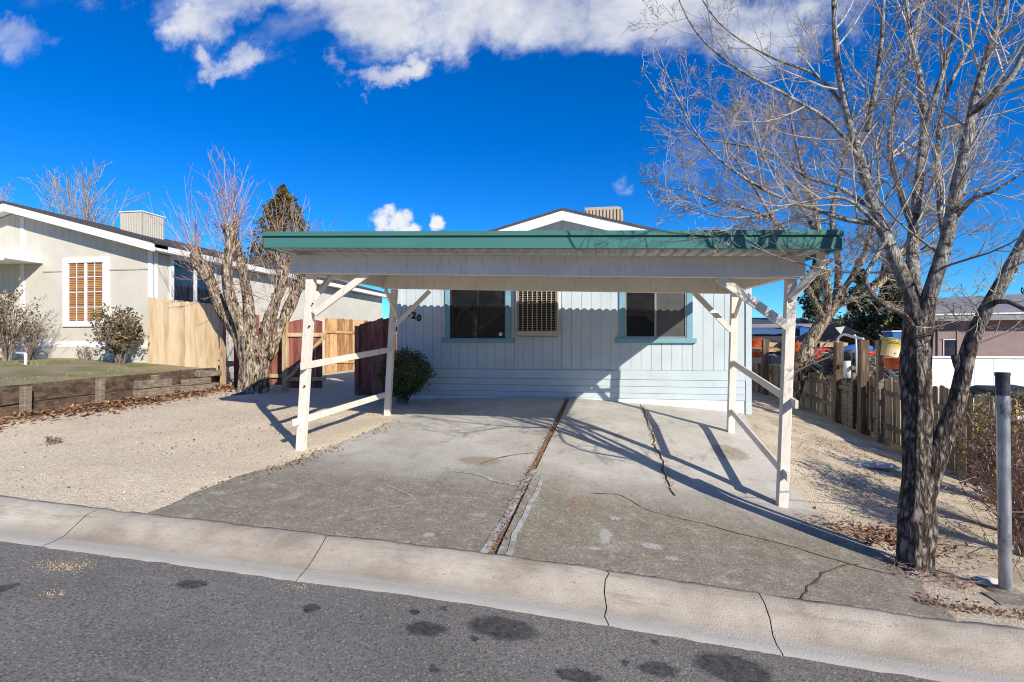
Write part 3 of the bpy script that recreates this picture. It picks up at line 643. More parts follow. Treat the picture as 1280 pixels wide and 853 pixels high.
# ------------------------------------------------------------------ carport
def bz(x, y): return 1.18 - .031 * (x + 3.95) + .028 * (y - 6.39)
def carport():
    t = thing('carport', (-.9, 6.39, -1.5), 'white timber carport with teal metal fascia over the driveway', 'carport')
    FL = P(376, 563, 6.39); FR = P(977, 636, 6.39); RL = P(484, 518, 9.1); RR = P(913, 542, 9.1)
    tops = {}
    def post(bot, xtop, Y, name='post'):
        top = P(xtop[0], xtop[1], Y); bz0 = G(bot.x, bot.y) - .05
        mpost((bot.x, Y, bz0), (top.x, Y, top.z), .106).build(name, m_post, t, bevel=.006); return top
    tl = post(FL, (390, 334), 6.39); tr = post(FR, (989, 334), 6.39); rl = post(RL, (493, 362), 9.1); rr = post(RR, (918, 362), 9.1)
    # cross beams
    def xbeam(x0, x1, y, d, w=.04):
        m = MB(); z0, z1 = bz(x0, y) - .042, bz(x1, y) - .042
        m.hexa([(x0, y - w, z0 - d), (x1, y - w, z1 - d), (x1, y + w, z1 - d), (x0, y + w, z0 - d), (x0, y - w, z0), (x1, y - w, z1), (x1, y + w, z1), (x0, y + w, z0)])
        m.build('beam', m_post, t, bevel=.006)
    xbeam(-4.03, 2.25, 6.30, .245); xbeam(-3.98, 2.30, 9.02, .25)
    for x0, x1 in ((-4.0, -3.92), (2.08, 2.16)):
        m = MB(); ya, yb = 6.345, 8.975; xa = (x0 + x1) / 2
        m.hexa([(x0, ya, bz(xa, ya) - .27), (x1, ya, bz(xa, ya) - .27), (x1, yb, bz(xa, yb) - .27), (x0, yb, bz(xa, yb) - .27), (x0, ya, bz(xa, ya) - .02), (x1, ya, bz(xa, ya) - .02), (x1, yb, bz(xa, yb) - .02), (x0, yb, bz(xa, yb) - .02)])
        m.build('side_beam', m_post, t, bevel=.006)
    # braces
    for a, b, ya, yb, w in (((393, 392), (458, 343), 6.33, 6.33, .09), ((392, 374), (414, 346), 6.45, 6.85, .08), ((494, 407), (537, 364), 9.04, 9.04, .075), ((497, 398), (482, 362), 9.1, 8.45, .075),
                         ((985, 409), (898, 347), 6.33, 6.33, .10), ((914, 414), (865, 363), 9.04, 9.04, .085), ((988, 374), (1024, 334), 6.33, 6.20, .085), ((918, 398), (930, 362), 9.1, 8.5, .07)):
        mbeam(P(*a, ya), P(*b, yb), .04, w).build('brace', m_post, t, bevel=.005)
    p = P(1026, 334, 6.2); mpost((p.x, 6.2, P(1026, 338, 6.2).z), (p.x, 6.2, bz(p.x, 6.2) - .0), .07).build('outrigger_stub', m_post, t, bevel=.005)
    # rails
    for a, b, xo in (((383, 457), (489, 437), 0), ((373, 527), (480, 494), 0), ((991, 503), (917, 454), .0), ((981, 592), (915, 515), .0)):
        A = P(*a, 6.33); B = P(*b, 9.03); d = (A - B).normalized() * .12; mbeam(B, A + d, .038, .095).build('rail', m_post, t, bevel=.005)
    # bolts
    for (x, y, Y) in ((381, 483, 6.32), (387, 408, 6.32), (995, 344, 6.32), (986, 344, 6.32), (391, 380, 6.32)):
        m = MB(); c = P(x, y, Y); m.lathe((0, 0, 0), [(0, 0), (.013, 0), (.013, .012), (0, .012)], 8, tilt=Matrix.Rotation(rad(90), 3, 'X')); m.v = [(v[0] + c.x, v[1] + Y, v[2] + c.z) for v in m.v]; m.build('bolt', m_black, t)
    # corrugated sheet, ribs running front to back
    X0, X1, Y0, Y1 = -4.15, 2.43, 5.97, 10.3
    m = MB(); per = .152; prof = [(0, .004), (.055, .004), (.075, .038), (.13, .038)]
    xs = []; x = X0
    while x < X1:
        for dx, dz in prof:
            if x + dx < X1: xs.append((x + dx, dz))
        x += per
    for th in (0, .003):
        pass
    vs = []
    for k, y in enumerate((Y0, Y1)):
        for dx, dz in xs: vs.append((dx, y, bz(dx, y) + dz))
        for dx, dz in xs: vs.append((dx, y, bz(dx, y) + dz + .004))
    n = len(xs); fs = []
    for i in range(n - 1):
        fs += [(i, i + 1, 2 * n + i + 1, 2 * n + i), (n + i + 1, n + i, 3 * n + i, 3 * n + i + 1), (i, n + i, n + i + 1, i + 1), (2 * n + i + 1, 3 * n + i + 1, 3 * n + i, 2 * n + i)]
    m.add(vs, fs); m.build('roof_sheet', m_sheet, t)
    # fascia: box gutter profile round three sides
    def fas(a, b, out):
        a = V(a); b = V(b); o = V(out); f = MB()
        pr = [(0, .014), (.055, .014), (.055, .020), (.045, .022), (.045, .135), (.030, .142), (.030, .158), (.062, .160), (.062, .212), (0, .212)]
        n = len(pr); vs = [a + o * u + V((0, 0, w)) for u, w in pr] + [b + o * u + V((0, 0, w)) for u, w in pr]
        f.add(vs, [tuple(range(n)), tuple(range(2 * n - 1, n - 1, -1))] + [((k + 1) % n, k, k + n, (k + 1) % n + n) for k in range(n)])
        return f
    yf = 5.95
    fas((X0 - .02, yf, P(332, 312, yf).z), (X1 + .02, yf, P(1047, 314, yf).z), (0, -1, 0)).build('fascia', m_teal, t)
    zl = P(332, 312, yf).z; zr = P(1047, 314, yf).z
    fas((X0 - .02, Y1, zl + .12), (X0 - .02, yf + .01, zl), (-1, 0, 0)).build('fascia', m_teal, t)
    fas((X1 + .02, yf + .01, zr), (X1 + .02, Y1, zr + .12), (1, 0, 0)).build('fascia', m_teal, t)
carport()

# ------------------------------------------------------------------ left neighbour house
def left_house():
    h = thing('house', (-14.4, 10.8, -.5), 'cream single-storey house with white trim and blinds beside the bare lawn', 'house')
    YF = 10.8; XC = -10.55; XR = -14.4
    T = lambda a, b, c: V((a, YF - b, c))
    Ts = lambda a, b, c: V((XC + b, a, c))
    rz = lambda x: 3.25 - .262 * abs(x - XR)
    zb = P(100, 427, YF).z
    w = (P(86, 410, YF).x, P(131, 410, YF).x); wz = (P(100, 403, YF).z, P(100, 328, YF).z)
    siding(T, -18.3, XC, zb, lambda a: rz(a), [(w[0], w[1], wz[0], wz[1])], w=.2, gap=.008).build('siding', m_cream, h)
    s0, s1 = PX(216, 340, XC).y, PX(266, 345, XC).y; sz = (PX(216, 398, XC).z - .25, PX(216, 325, XC).z)
    siding(Ts, YF, 24, -.9, lambda a: 2.1, [(s0, s1, sz[0], sz[1])], w=.2, gap=.008).build('side_siding', m_cream, h)
    b = MB(); b.add([(-18.3, YF, -1.4), (XC, YF, -1.4), (XC, YF, rz(XC)), (XR, YF, 3.25), (-18.3, YF, rz(-18.3)), (-18.3, 24, -1.4), (XC, 24, -1.4), (XC, 24, rz(XC)), (XR, 24, 3.25), (-18.3, 24, rz(-18.3))],
                    [(0, 1, 2, 3, 4), (9, 8, 7, 6, 5), (1, 6, 7, 2), (5, 0, 4, 9)]); b.build('wall', m_creamback, h)
    t = MB(); tb(t, T, XC - .10, XC + .03, 0, .035, zb - .14, 2.2); tb(t, Ts, YF - .01, YF + .12, .0, .03, -.8, 2.2); xa = P(29, 300, YF).x; tb(t, T, xa - .06, xa + .06, .012, .03, zb, 3.1)
    tb(t, T, -18.3, XC - .1, 0, .03, zb - .15, zb); t.build('white_trim', m_white, h)
    xl = P(55, 318, YF).x
    f = MB(); tb(f, T, -18.3, XC, 0, .02, -1.2, zb - .152); f.build('foundation', m_cream, h)
    l = MB(); tb(l, T, xl, XC - .1, .013, .022, 1.72 - .012, 1.72 + .012); l.build('joint_line', m_creamback, h)
    wn = MB(); frame(wn, T, w[0] - .13, w[1] + .13, wz[0] - .11, wz[1] + .11, .13, 0, .05, .12); wn = wn.build('window', m_white, h)
    g = MB(); frame(g, T, w[0], w[1], wz[0], wz[1], .03, .002, .036); md = (w[0] + w[1]) / 2; tb(g, T, md - .035, md + .035, .002, .034, wz[0] + .03, wz[1] - .03)
    for k in (.25, .75): x = w[0] + (w[1] - w[0]) * k; tb(g, T, x - .011, x + .011, .024, .031, wz[0] + .03, wz[1] - .03)
    for k in (.25, .5, .75): z = wz[0] + (wz[1] - wz[0]) * k; tb(g, T, w[0] + .03, w[1] - .03, .022, .029, z - .011, z + .011)
    g.build('window_frame', m_white, wn)
    g = MB(); n = 34
    for i in range(n): z = wz[0] + (wz[1] - wz[0]) * (i + .5) / n; g.hexa([T(w[0], -.066, z - .02), T(w[1], -.066, z - .02), T(w[1], -.083, z + .012), T(w[0], -.083, z + .012), T(w[0], -.063, z - .016), T(w[1], -.063, z - .016), T(w[1], -.080, z + .016), T(w[0], -.080, z + .016)])
    # pull the blinds forward of the wall sheet: the wall sheet stands behind them
    g.v = [(x, y - .086, z) for x, y, z in g.v]; g.build('blind', m_blind, wn)
    sw = MB(); frame(sw, Ts, s0 - .1, s1 + .1, sz[0] - .1, sz[1] + .1, .10, 0, .04); sw = sw.build('window', m_white, h)
    g = MB(); mm = s0 + (s1 - s0) * .52; tb(g, Ts, mm - .05, mm + .05, 0, .035, sz[0], sz[1]); g.build('window_frame', m_white, sw)
    g = MB(); tb(g, Ts, s0, s1, .002, .012, sz[0], sz[1]); g.build('pane', m_glassb, sw)
    r = MB(); y0, y1 = 10.42, 24.5
    for sg in (-1, 1):
        xe = XR + sg * 4.25; p = [(XR, y0, 3.43), (xe, y0, 3.43 - .262 * 4.25), (xe, y1, 3.43 - .262 * 4.25), (XR, y1, 3.43)]
        r.hexa([(a, q, c - .05) for a, q, c in p] + p)
    r.build('roof', m_shingle, h); rf = h.children[-1]
    f = MB()
    for sg in (-1, 1):
        xe = XR + sg * 4.22; zt = 3.378; ze = zt - .262 * 4.22
        f.hexa([(XR, y0 + .02, zt - .20), (xe, y0 + .02, ze - .20), (xe, y0 + .06, ze - .20), (XR, y0 + .06, zt - .20), (XR, y0 + .02, zt), (xe, y0 + .02, ze), (xe, y0 + .06, ze), (XR, y0 + .06, zt)])
        f.hexa([(XR, y0 + .06, zt - .10), (xe, y0 + .06, ze - .10), (xe, YF + .05, ze - .10), (XR, YF + .05, zt - .10), (XR, y0 + .06, zt - .02), (xe, y0 + .06, ze - .02), (xe, YF + .05, ze - .02), (XR, YF + .05, zt - .02)])
    xe = XR + 4.2; ze = 3.378 - .262 * 4.2; f.box(xe - .02, xe + .02, y0 + .06, y1, ze - .17, ze)
    f.box(XC + .01, xe - .02, YF + .06, y1, ze - .15, ze - .12)
    f.build('fascia', m_white, rf)
    # porch slab at the left
    p = MB(); p.box(-18.2, xl, 9.9, 10.78, P(20, 322, 9.9).z, P(20, 310, 9.9).z); p.box(-18.2, xl + .02, 9.86, 9.9, P(20, 325, 9.9).z, P(20, 309, 9.9).z); p.build('porch_cover', m_white, h)
    # air unit on the roof
    u = MB(); a = P(150, 280, 12.6).x; c = P(190, 280, 12.6).x; zt = P(165, 264, 12.6).z; zr = 2.3; c = a + .72
    u.box(a, c, 12.6, 13.35, zr, zt - .03); au = u.build('roof_air_unit', m_acbox, h)
    u = MB(); u.box(a - .02, c + .02, 12.58, 13.37, zt - .03, zt); u.build('unit_lid', m_white, au)
    u = MB()
    for i in range(13): x = a + .04 + (c - a - .08) * i / 12; u.box(x - .008, x + .008, 12.585, 12.6, zr, zt - .06)
    for i in range(11): y = 12.66 + .062 * i; u.box(c, c + .014, y - .008, y + .008, zr, zt - .06)
    u.build('unit_louvres', m_cream, au)
left_house()

# raised lawn and its timber retaining wall
def LZ(x, y): return -.68 + .05 * max(0, min(4, TERR - x)) + .015 * (y - 7)
def lawn():
    m = MB(); m.grid(lambda u, v: (lambda x, y: (x, y, LZ(x, y) + .03 * mn.noise(V((x * .8, y * .8, 0)))))(TERR - .02 - 22 * (u ** 1.5), 4.6 + 8 * v), 60, 50); struct(m.build('lawn', m_lawn, smooth=True))
    g = MB()
    for i in range(16000):
        x = TERR - .05 - 6.5 * R.random() ** 1.2; y = 4.8 + 6.0 * R.random()
        k = mn.noise(V((x * .7 + 5, y * .7, 0))) + .35 * mn.noise(V((x * 2.3, y * 2.3, 2)))
        if k < R.uniform(.0, .4): continue
        z = LZ(x, y) + .03 * mn.noise(V((x * .8, y * .8, 0))); a = R.uniform(0, 6.28); hgt = R.uniform(.015, .04); w = .004
        g.add([(x - w * math.cos(a), y - w * math.sin(a), z), (x + w * math.cos(a), y + w * math.sin(a), z), (x + jit(.02), y + jit(.02), z + hgt)], [(0, 1, 2)])
    tag(g.build('grass', m_grass), 'short patchy grass on the raised lawn', 'grass', kind='stuff')
lawn()
def retaining():
    t = thing('retaining_wall', (-8.8, 8, -1.1), 'weathered dark timber retaining wall along the raised lawn', 'retaining wall')
    segs = [4.4, 5.55, 6.55, 7.75, 8.9, 10.05, 10.75]
    for a, b in zip(segs, segs[1:]):
        for k, (z0, z1, mm) in enumerate(((0, .2, m_timberlight), (.205, .50, m_timber))):
            zt = lambda y: LZ(TERR, y) + .02; zb = lambda y: G(TERR, y) - .02
            m = MB(); f = (z0 / .5, z1 / .5); za = lambda y, q: zb(y) + (zt(y) - zb(y)) * q; o = jit(.015)
            m.hexa([(TERR + o - .04, a, za(a, f[0])), (TERR + .05 + o, a, za(a, f[0])), (TERR + .05 + o, b - .01, za(b, f[0])), (TERR + o - .04, b - .01, za(b, f[0])),
                    (TERR + o - .04, a, za(a, f[1]) + jit(.01)), (TERR + .05 + o, a, za(a, f[1])), (TERR + .05 + o, b - .01, za(b, f[1]) + jit(.02)), (TERR + o - .04, b - .01, za(b, f[1]))])
            m.build('plank', m_timber if (k or R.random() < .6) else mm, t, bevel=.012)
        mpost((TERR + .12, b, G(TERR, b) - .1), (TERR + .11 + jit(.02), b + jit(.03), LZ(TERR, b) + R.uniform(-.02, .05)), .11).build('wall_post', m_timberlight, t, bevel=.01)
    e = MB(); e.box(-10.6, TERR + .04, 10.78, 10.86, -1.1, LZ(TERR, 10.8) + .03); e.build('plank', m_timber, t, bevel=.01)
retaining()
def steps(pts, lab):
    t = thing('timber_stack', V(pts[0][0]), lab, 'timber stack', 'grey timbers stacked against the retaining wall')
    for c, s, a in pts:
        m = MB(); d = V((math.cos(a), math.sin(a), 0)) * s[0] / 2; m.beam(V(c) - d, V(c) + d, s[1], s[2]); m.build('timber', m_timberlight, t, bevel=.012)
a = Pg(176, 497); a.x = max(a.x, TERR + .3); b = Pg(237, 490); b.x = max(b.x, TERR + .3)
steps([((a.x, a.y, a.z + .10), (.75, .16, .17), rad(84)), ((a.x - .02, a.y, a.z + .27), (.72, .15, .15), rad(88))], 'grey timber stack two high left of the other against the lawn wall')
steps([((b.x, b.y, b.z + .08), (.8, .18, .14), rad(80)), ((b.x - .03, b.y + .05, b.z + .22), (.7, .16, .13), rad(92)), ((b.x - .09, b.y + .45, b.z + .36), (.62, .14, .13), rad(86))], 'grey timber stack three high nearest the big pruned tree')

# ------------------------------------------------------------------ fences on the left
def new_fence():
    t = thing('board_fence', (-9.6, 10.7, -.7), 'new light tan wooden fence between cream house and pruned tree', 'fence')
    m = MB(); pickets(m, (-10.5, 10.62), (-8.62, 10.62), lambda p: -.78, lambda p: 1.03 - (p.x + 10.5) * .10, topj=.015, ear=True, w=.135, gap=.007); m.build('board_panel', m_newfence, t)
    for z in (-.4, .7): mbeam((-10.5, 10.67, z), (-8.6, 10.67, z - .12), .04, .09).build('rail', m_newfence, t)
    mpost((-8.56, 10.66, -1.15), (-8.56, 10.66, .9), .09).build('fence_post', m_gatewood, t)
new_fence()
def red_fence(A, B, zt0, zt1, lab):
    A = V(A); B = V(B); t = thing('board_fence', (A.x, A.y, G(A.x, A.y)), lab, 'fence')
    m = MB(); L_ = (B - A).length; pickets(m, A, B, lambda p: G(p.x, p.y) - .02, lambda p: zt0 + (zt1 - zt0) * (V((p.x, p.y)) - V((A.x, A.y))).length / L_, topj=.035, w=.138, gap=.007); m.build('board_panel', m_redfence, t)
    n = V((0, .05, 0))
    for z in (-.9, .25): mbeam((A.x, A.y + .05, z), (B.x, B.y + .05, z + .02), .04, .09).build('rail', m_redfence, t)
    return t
t = red_fence((-5.40, 11.05, 0), (-4.50, 11.05, 0), .36, .60, 'dark red board fence joining the blue house behind the round bush')
mpost((-5.42, 11.0, -1.35), (-5.42, 11.0, .34), .10).build('fence_post', m_redfence, t)
t = red_fence((-8.5, 10.95, 0), (-7.9, 11.1, 0), .75, .6, 'dark red board fence between the tan fence and pruned trunk')
mpost((-8.12, 10.85, -1.25), (-8.12, 10.85, -.35), .12).build('fence_post', m_redfence, t)
def gate(H, ang, w, zt, lab, lean=0., frame_=True):
    """gate leaf hinged at H, pointing along ang"""
    d = V((math.cos(ang), math.sin(ang), 0)); n = V((-d.y, d.x, 0)); g0 = G(H.x, H.y) + .03
    t = thing('gate_leaf', (H.x, H.y, g0), lab, 'gate', 'red gate leaves standing open')
    m = MB(); A = V((H.x, H.y, 0)); B = A + d * w
    top = lambda p: zt - .9 * max(0, ((V((p[0], p[1], 0)) - (A + B) / 2).length / w) ** 2) * .35
    pickets(m, A, B, g0 + .04, top, w=.145, gap=.005, lean=0); o = m.build('board_panel', m_redfence, t)
    for z in (g0 + .25, g0 + 1.25):
        mbeam(A - n * .04 + V((0, 0, z)), B - n * .04 + V((0, 0, z)), .035, .09).build('rail', m_gatewood, t, bevel=.005)
    mbeam(A - n * .078 + V((0, 0, g0 + .25)), B - n * .078 + V((0, 0, g0 + 1.25)), .03, .08, up=V((0, 0, 1))).build('diagonal_brace', m_gatewood, t)
    if frame_: mpost(A - n * .02 - d * .05 + V((0, 0, g0)), A - n * .02 - d * .05 + V((0, 0, zt - .05)), .12, .10).build('hinge_stile', m_gatewood, t, bevel=.006)
gate(V((-7.85, 11.0, 0)), rad(2), .78, .52, 'closed-looking dark red gate leaf right beside the pruned trunk', frame_=False)
gate(V((-6.98, 10.75, 0)), rad(18), .84, .50, 'open red gate leaf with a raw timber edge behind the white post')
def brown_fence():
    t = thing('board_fence', (-10, 19.4, -1.2), 'weathered golden brown fence across the back yard behind the red gates', 'fence')
    m = MB(); pickets(m, (-13.4, 17.6), (-7.0, 19.9), lambda p: -1.25, lambda p: 1.05 - .055 * (p.x + 13.4), topj=.03, ear=True, w=.14, gap=.006); m.build('board_panel', m_brownfence, t)
    for z in (-.7, .45): mbeam((-13.4, 17.55, z), (-7.0, 19.85, z - .2), .04, .09).build('rail', m_brownfence, t)
brown_fence()

# ------------------------------------------------------------------ trees
def grow(mb, p, d, ln, r, lv, P_, up=.12, seed=0):
    """one bare branch with its side twigs; P_: per level (segments, sides, children, length ratio, angle)"""
    sg, sides, kids, ratio, ang, wig = P_[lv]
    pts = [V(p)]; d = V(d).normalized(); dirs = [d]
    for i in range(sg):
        d = (d + V((jit(wig), jit(wig), jit(wig) + up * (.4 + .6 * i / sg)))).normalized(); pts.append(pts[-1] + d * ln / sg); dirs.append(d)
    rs = [max(P_['min'], r * (1 - .8 * i / sg)) for i in range(sg + 1)]
    mb.tube(pts, rs, sides, cap=False)
    if lv + 1 in P_:
        k = kids if isinstance(kids, int) else R.randint(*kids)
        for c in range(k):
            t = .15 + .83 * (c + R.random() * .8) / k; t = min(.98, t); i = int(t * sg); f = t * sg - i; q = pts[i].lerp(pts[min(sg, i + 1)], f)
            dd = dirs[min(sg, i + 1)]; o = dd.orthogonal().normalized(); o.rotate(Matrix.Rotation(R.uniform(0, 6.283), 3, dd))
            a = rad(ang + jit(14)); nd = dd * math.cos(a) + o * math.sin(a)
            grow(mb, q, nd, ln * ratio * (1.15 - .55 * t) * R.uniform(.75, 1.25), max(P_['min'], rs[i] * .55), lv + 1, P_, up)
def limb_tube(mb, pts, r0, r1, n=10, rough=.12, seed=0., powr=1.):
    pts = cr(pts, 7); k = len(pts); mb.tube(pts, [r0 + (r1 - r0) * (i / (k - 1)) ** powr for i in range(k)], n, rough=rough, seed=seed); return pts
def along(pts, t):
    k = len(pts) - 1; i = min(k - 1, int(t * k)); return pts[i].lerp(pts[i + 1], t * k - i), (pts[i + 1] - pts[i]).normalized()

def big_tree():
    base_ = P(1141, 712, 5.0)
    t = thing('bare_tree', (base_.x, base_.y, G(base_.x, base_.y)), 'tall leafless tree with dark ridged forked trunk near the kerb', 'tree')
    q = lambda x, y, Y: P(x, y, Y)
    m = MB(); tr = cr([q(1141, 735, 5.0), q(1142, 705, 5.0), q(1146, 655, 5.0), q(1147, 600, 5.0), q(1146, 540, 5.0), q(1146, 470, 5.0), q(1148, 410, 5.02), q(1150, 375, 5.03)], 14)
    k = len(tr)
    def rr(i):
        s = i / (k - 1); return .100 + .13 * math.exp(-s * 10) + .028 * math.exp(-((s - .30) / .10) ** 2) + .006 * s
    # the upright trunk and the leaning second stem share one surface look
    m.tube(tr, [rr(i) for i in range(k)], 36, rough=.16, seed=3, lobes=5)
    st = cr([q(1150, 640, 5.0), q(1160, 612, 4.97), q(1175, 560, 4.93), q(1196, 500, 4.9), q(1210, 440, 4.86), q(1232, 390, 4.82), q(1255, 350, 4.8), q(1282, 300, 4.75), q(1320, 220, 4.7), q(1350, 120, 4.7), q(1380, 0, 4.7), q(1410, -120, 4.7)], 9)
    n = len(st); m.tube(st, [.080 - .056 * (i / (n - 1)) ** .8 for i in range(n)], 22, rough=.16, seed=9, lobes=3)
    s2 = q(1206, 470, 4.9); m.tube([s2, s2 + V((-.06, -.02, .09)), s2 + V((-.08, -.02, .17))], [.045, .035, .034], 8)
    m.build('trunk', m_bark, t, smooth=True)
    limbs = [([q(1147, 410, 5.0), q(1140, 375, 4.98), q(1122, 330, 5.0), q(1098, 275, 5.05), q(1085, 235, 5.08), q(1074, 195, 5.1), q(1056, 130, 5.15), q(1045, 60, 5.2), q(1042, 0, 5.25), q(1040, -110, 5.3), q(1045, -230, 5.3)], .085, .012, .9),
             ([q(1148, 405, 5.05), q(1142, 350, 5.15), q(1141, 300, 5.25), q(1148, 230, 5.35), q(1155, 160, 5.4), q(1150, 100, 5.45), q(1138, 40, 5.5), q(1132, -20, 5.5), q(1128, -200, 5.6)], .075, .012, .9),
             ([q(1152, 400, 5.0), q(1168, 350, 4.9), q(1183, 300, 4.85), q(1195, 240, 4.8), q(1212, 160, 4.75), q(1222, 110, 4.75), q(1240, 50, 4.75), q(1262, -10, 4.75), q(1290, -160, 4.75)], .085, .014, .9),
             ([q(1152, 170, 5.4), q(1163, 140, 5.3), q(1180, 85, 5.25), q(1200, 15, 5.2), q(1215, -70, 5.2)], .045, .012, .9),
             ([q(1083, 165, 5.1), q(1092, 120, 5.0), q(1101, 60, 4.95), q(1105, -10, 4.9), q(1112, -150, 4.9)], .035, .010, 1),
             ([q(1216, 140, 4.75), q(1240, 120, 4.6), q(1268, 90, 4.5), q(1290, 40, 4.45), q(1330, -60, 4.4)], .045, .012, 1),
             ([q(1148, 300, 5.3), q(1128, 250, 5.6), q(1112, 180, 5.8), q(1128, 100, 5.9), q(1150, 20, 6.0), q(1150, -80, 6.0)], .04, .010, 1),
             ([q(1183, 310, 4.85), q(1176, 260, 5.1), q(1172, 200, 5.3), q(1182, 120, 5.4), q(1222, 30, 5.5), q(1232, -90, 5.5)], .04, .010, 1),
             ([q(1100, 280, 5.05), q(1060, 275, 4.95), q(1020, 262, 4.9), q(960, 240, 4.85), q(900, 200, 4.8), q(860, 150, 4.8), q(820, 60, 4.8)], .032, .006, .8),
             ([q(1092, 262, 5.05), q(1050, 235, 5.1), q(1010, 222, 5.2), q(960, 190, 5.3), q(905, 178, 5.4), q(862, 165, 5.4), q(800, 85, 5.4)], .026, .005, .8),
             ([q(1104, 290, 5.05), q(1060, 250, 4.8), q(1010, 252, 4.6), q(940, 271, 4.5), q(885, 268, 4.45), q(820, 245, 4.4)], .022, .004, .8),
             ([q(1078, 205, 5.1), q(1040, 155, 5.0), q(985, 120, 4.9), q(920, 85, 4.9), q(870, 40, 4.9), q(840, -20, 4.9)], .026, .006, .8),
             ([q(1060, 140, 5.15), q(1020, 95, 5.3), q(960, 70, 5.4), q(900, 30, 5.5), q(860, -30, 5.5)], .022, .005, .8),
             ([q(1190, 280, 4.85), q(1215, 250, 4.7), q(1250, 235, 4.6), q(1300, 200, 4.5)], .03, .006, 1),
             ([q(1240, 378, 4.82), q(1262, 378, 4.6), q(1290, 392, 4.5), q(1320, 400, 4.4)], .03, .008, 1),
             ([q(1108, 300, 5.0), q(1090, 330, 4.85), q(1082, 352, 4.8), q(1100, 378, 4.75), q(1128, 392, 4.8), q(1143, 412, 4.9)], .02, .03, 1)]
    lp = []
    for i, (pts, r0, r1, pw) in enumerate(limbs):
        r0 *= .80; r1 *= .75; m = MB(); pp = limb_tube(m, pts, r0, r1, 12, .14, i * 3.3, pw); m.build('limb', m_bark, t, smooth=True); lp.append((pp, r0, r1))
    c = MB()
    P_ = {0: (8, 5, (5, 8), .42, 38, .13), 1: (6, 4, (3, 5), .46, 40, .18), 2: (4, 3, (1, 3), .5, 42, .24), 3: (3, 3, 0, .5, 40, .3), 'min': .0016}
    for i, (pp, r0, r1) in enumerate(lp):
        L_ = sum((b - a).length for a, b in zip(pp, pp[1:])); n = int(L_ * (4.6 if i not in (15,) else 2))
        for k in range(n):
            s = .12 + .88 * (k + R.random()) / n; p, d = along(pp, min(.99, s))
            o = d.orthogonal().normalized(); o.rotate(Matrix.Rotation(R.uniform(0, 6.283), 3, d)); a = rad(R.uniform(35, 65)); nd = d * math.cos(a) + o * math.sin(a)
            r = (r0 + (r1 - r0) * s)
            ln = R.uniform(.5, 1.25) * (1 if i < 8 else .65)
            if nd.x < 0: ln *= 1.15
            grow(c, p, nd, ln, min(.011, max(.003, r * .4)), 0 if R.random() < .62 else 1, P_, .10)
    for k in range(14):
        p, d = along(st, R.uniform(.35, .9)); o = V((jit(1), jit(1), jit(.5))).normalized(); grow(c, p, (d + o * 1.2).normalized(), R.uniform(.4, 1.0), .008, 0, P_, .05)
    c.build('crown', m_twig, t, smooth=True)
    # dry twigs heaped at its foot
    s = MB()
    for i in range(240):
        a = R.uniform(0, 6.28); rr_ = R.uniform(.1, .34); p = V((base_.x + .05 + rr_ * math.cos(a), base_.y - .12 + rr_ * math.sin(a) * .8, 0)); p.z = G(p.x, p.y) + R.uniform(.0, .07)
        d = V((jit(1), jit(1), jit(.5))).normalized() * R.uniform(.04, .12); s.tube([p, p + d], [.0025, .0015], 3, cap=False)
    tag(s.build('dry_twigs', m_twigred), 'dry brown twigs and weeds heaped at the foot of the kerb tree', 'twigs', kind='stuff')
big_tree()

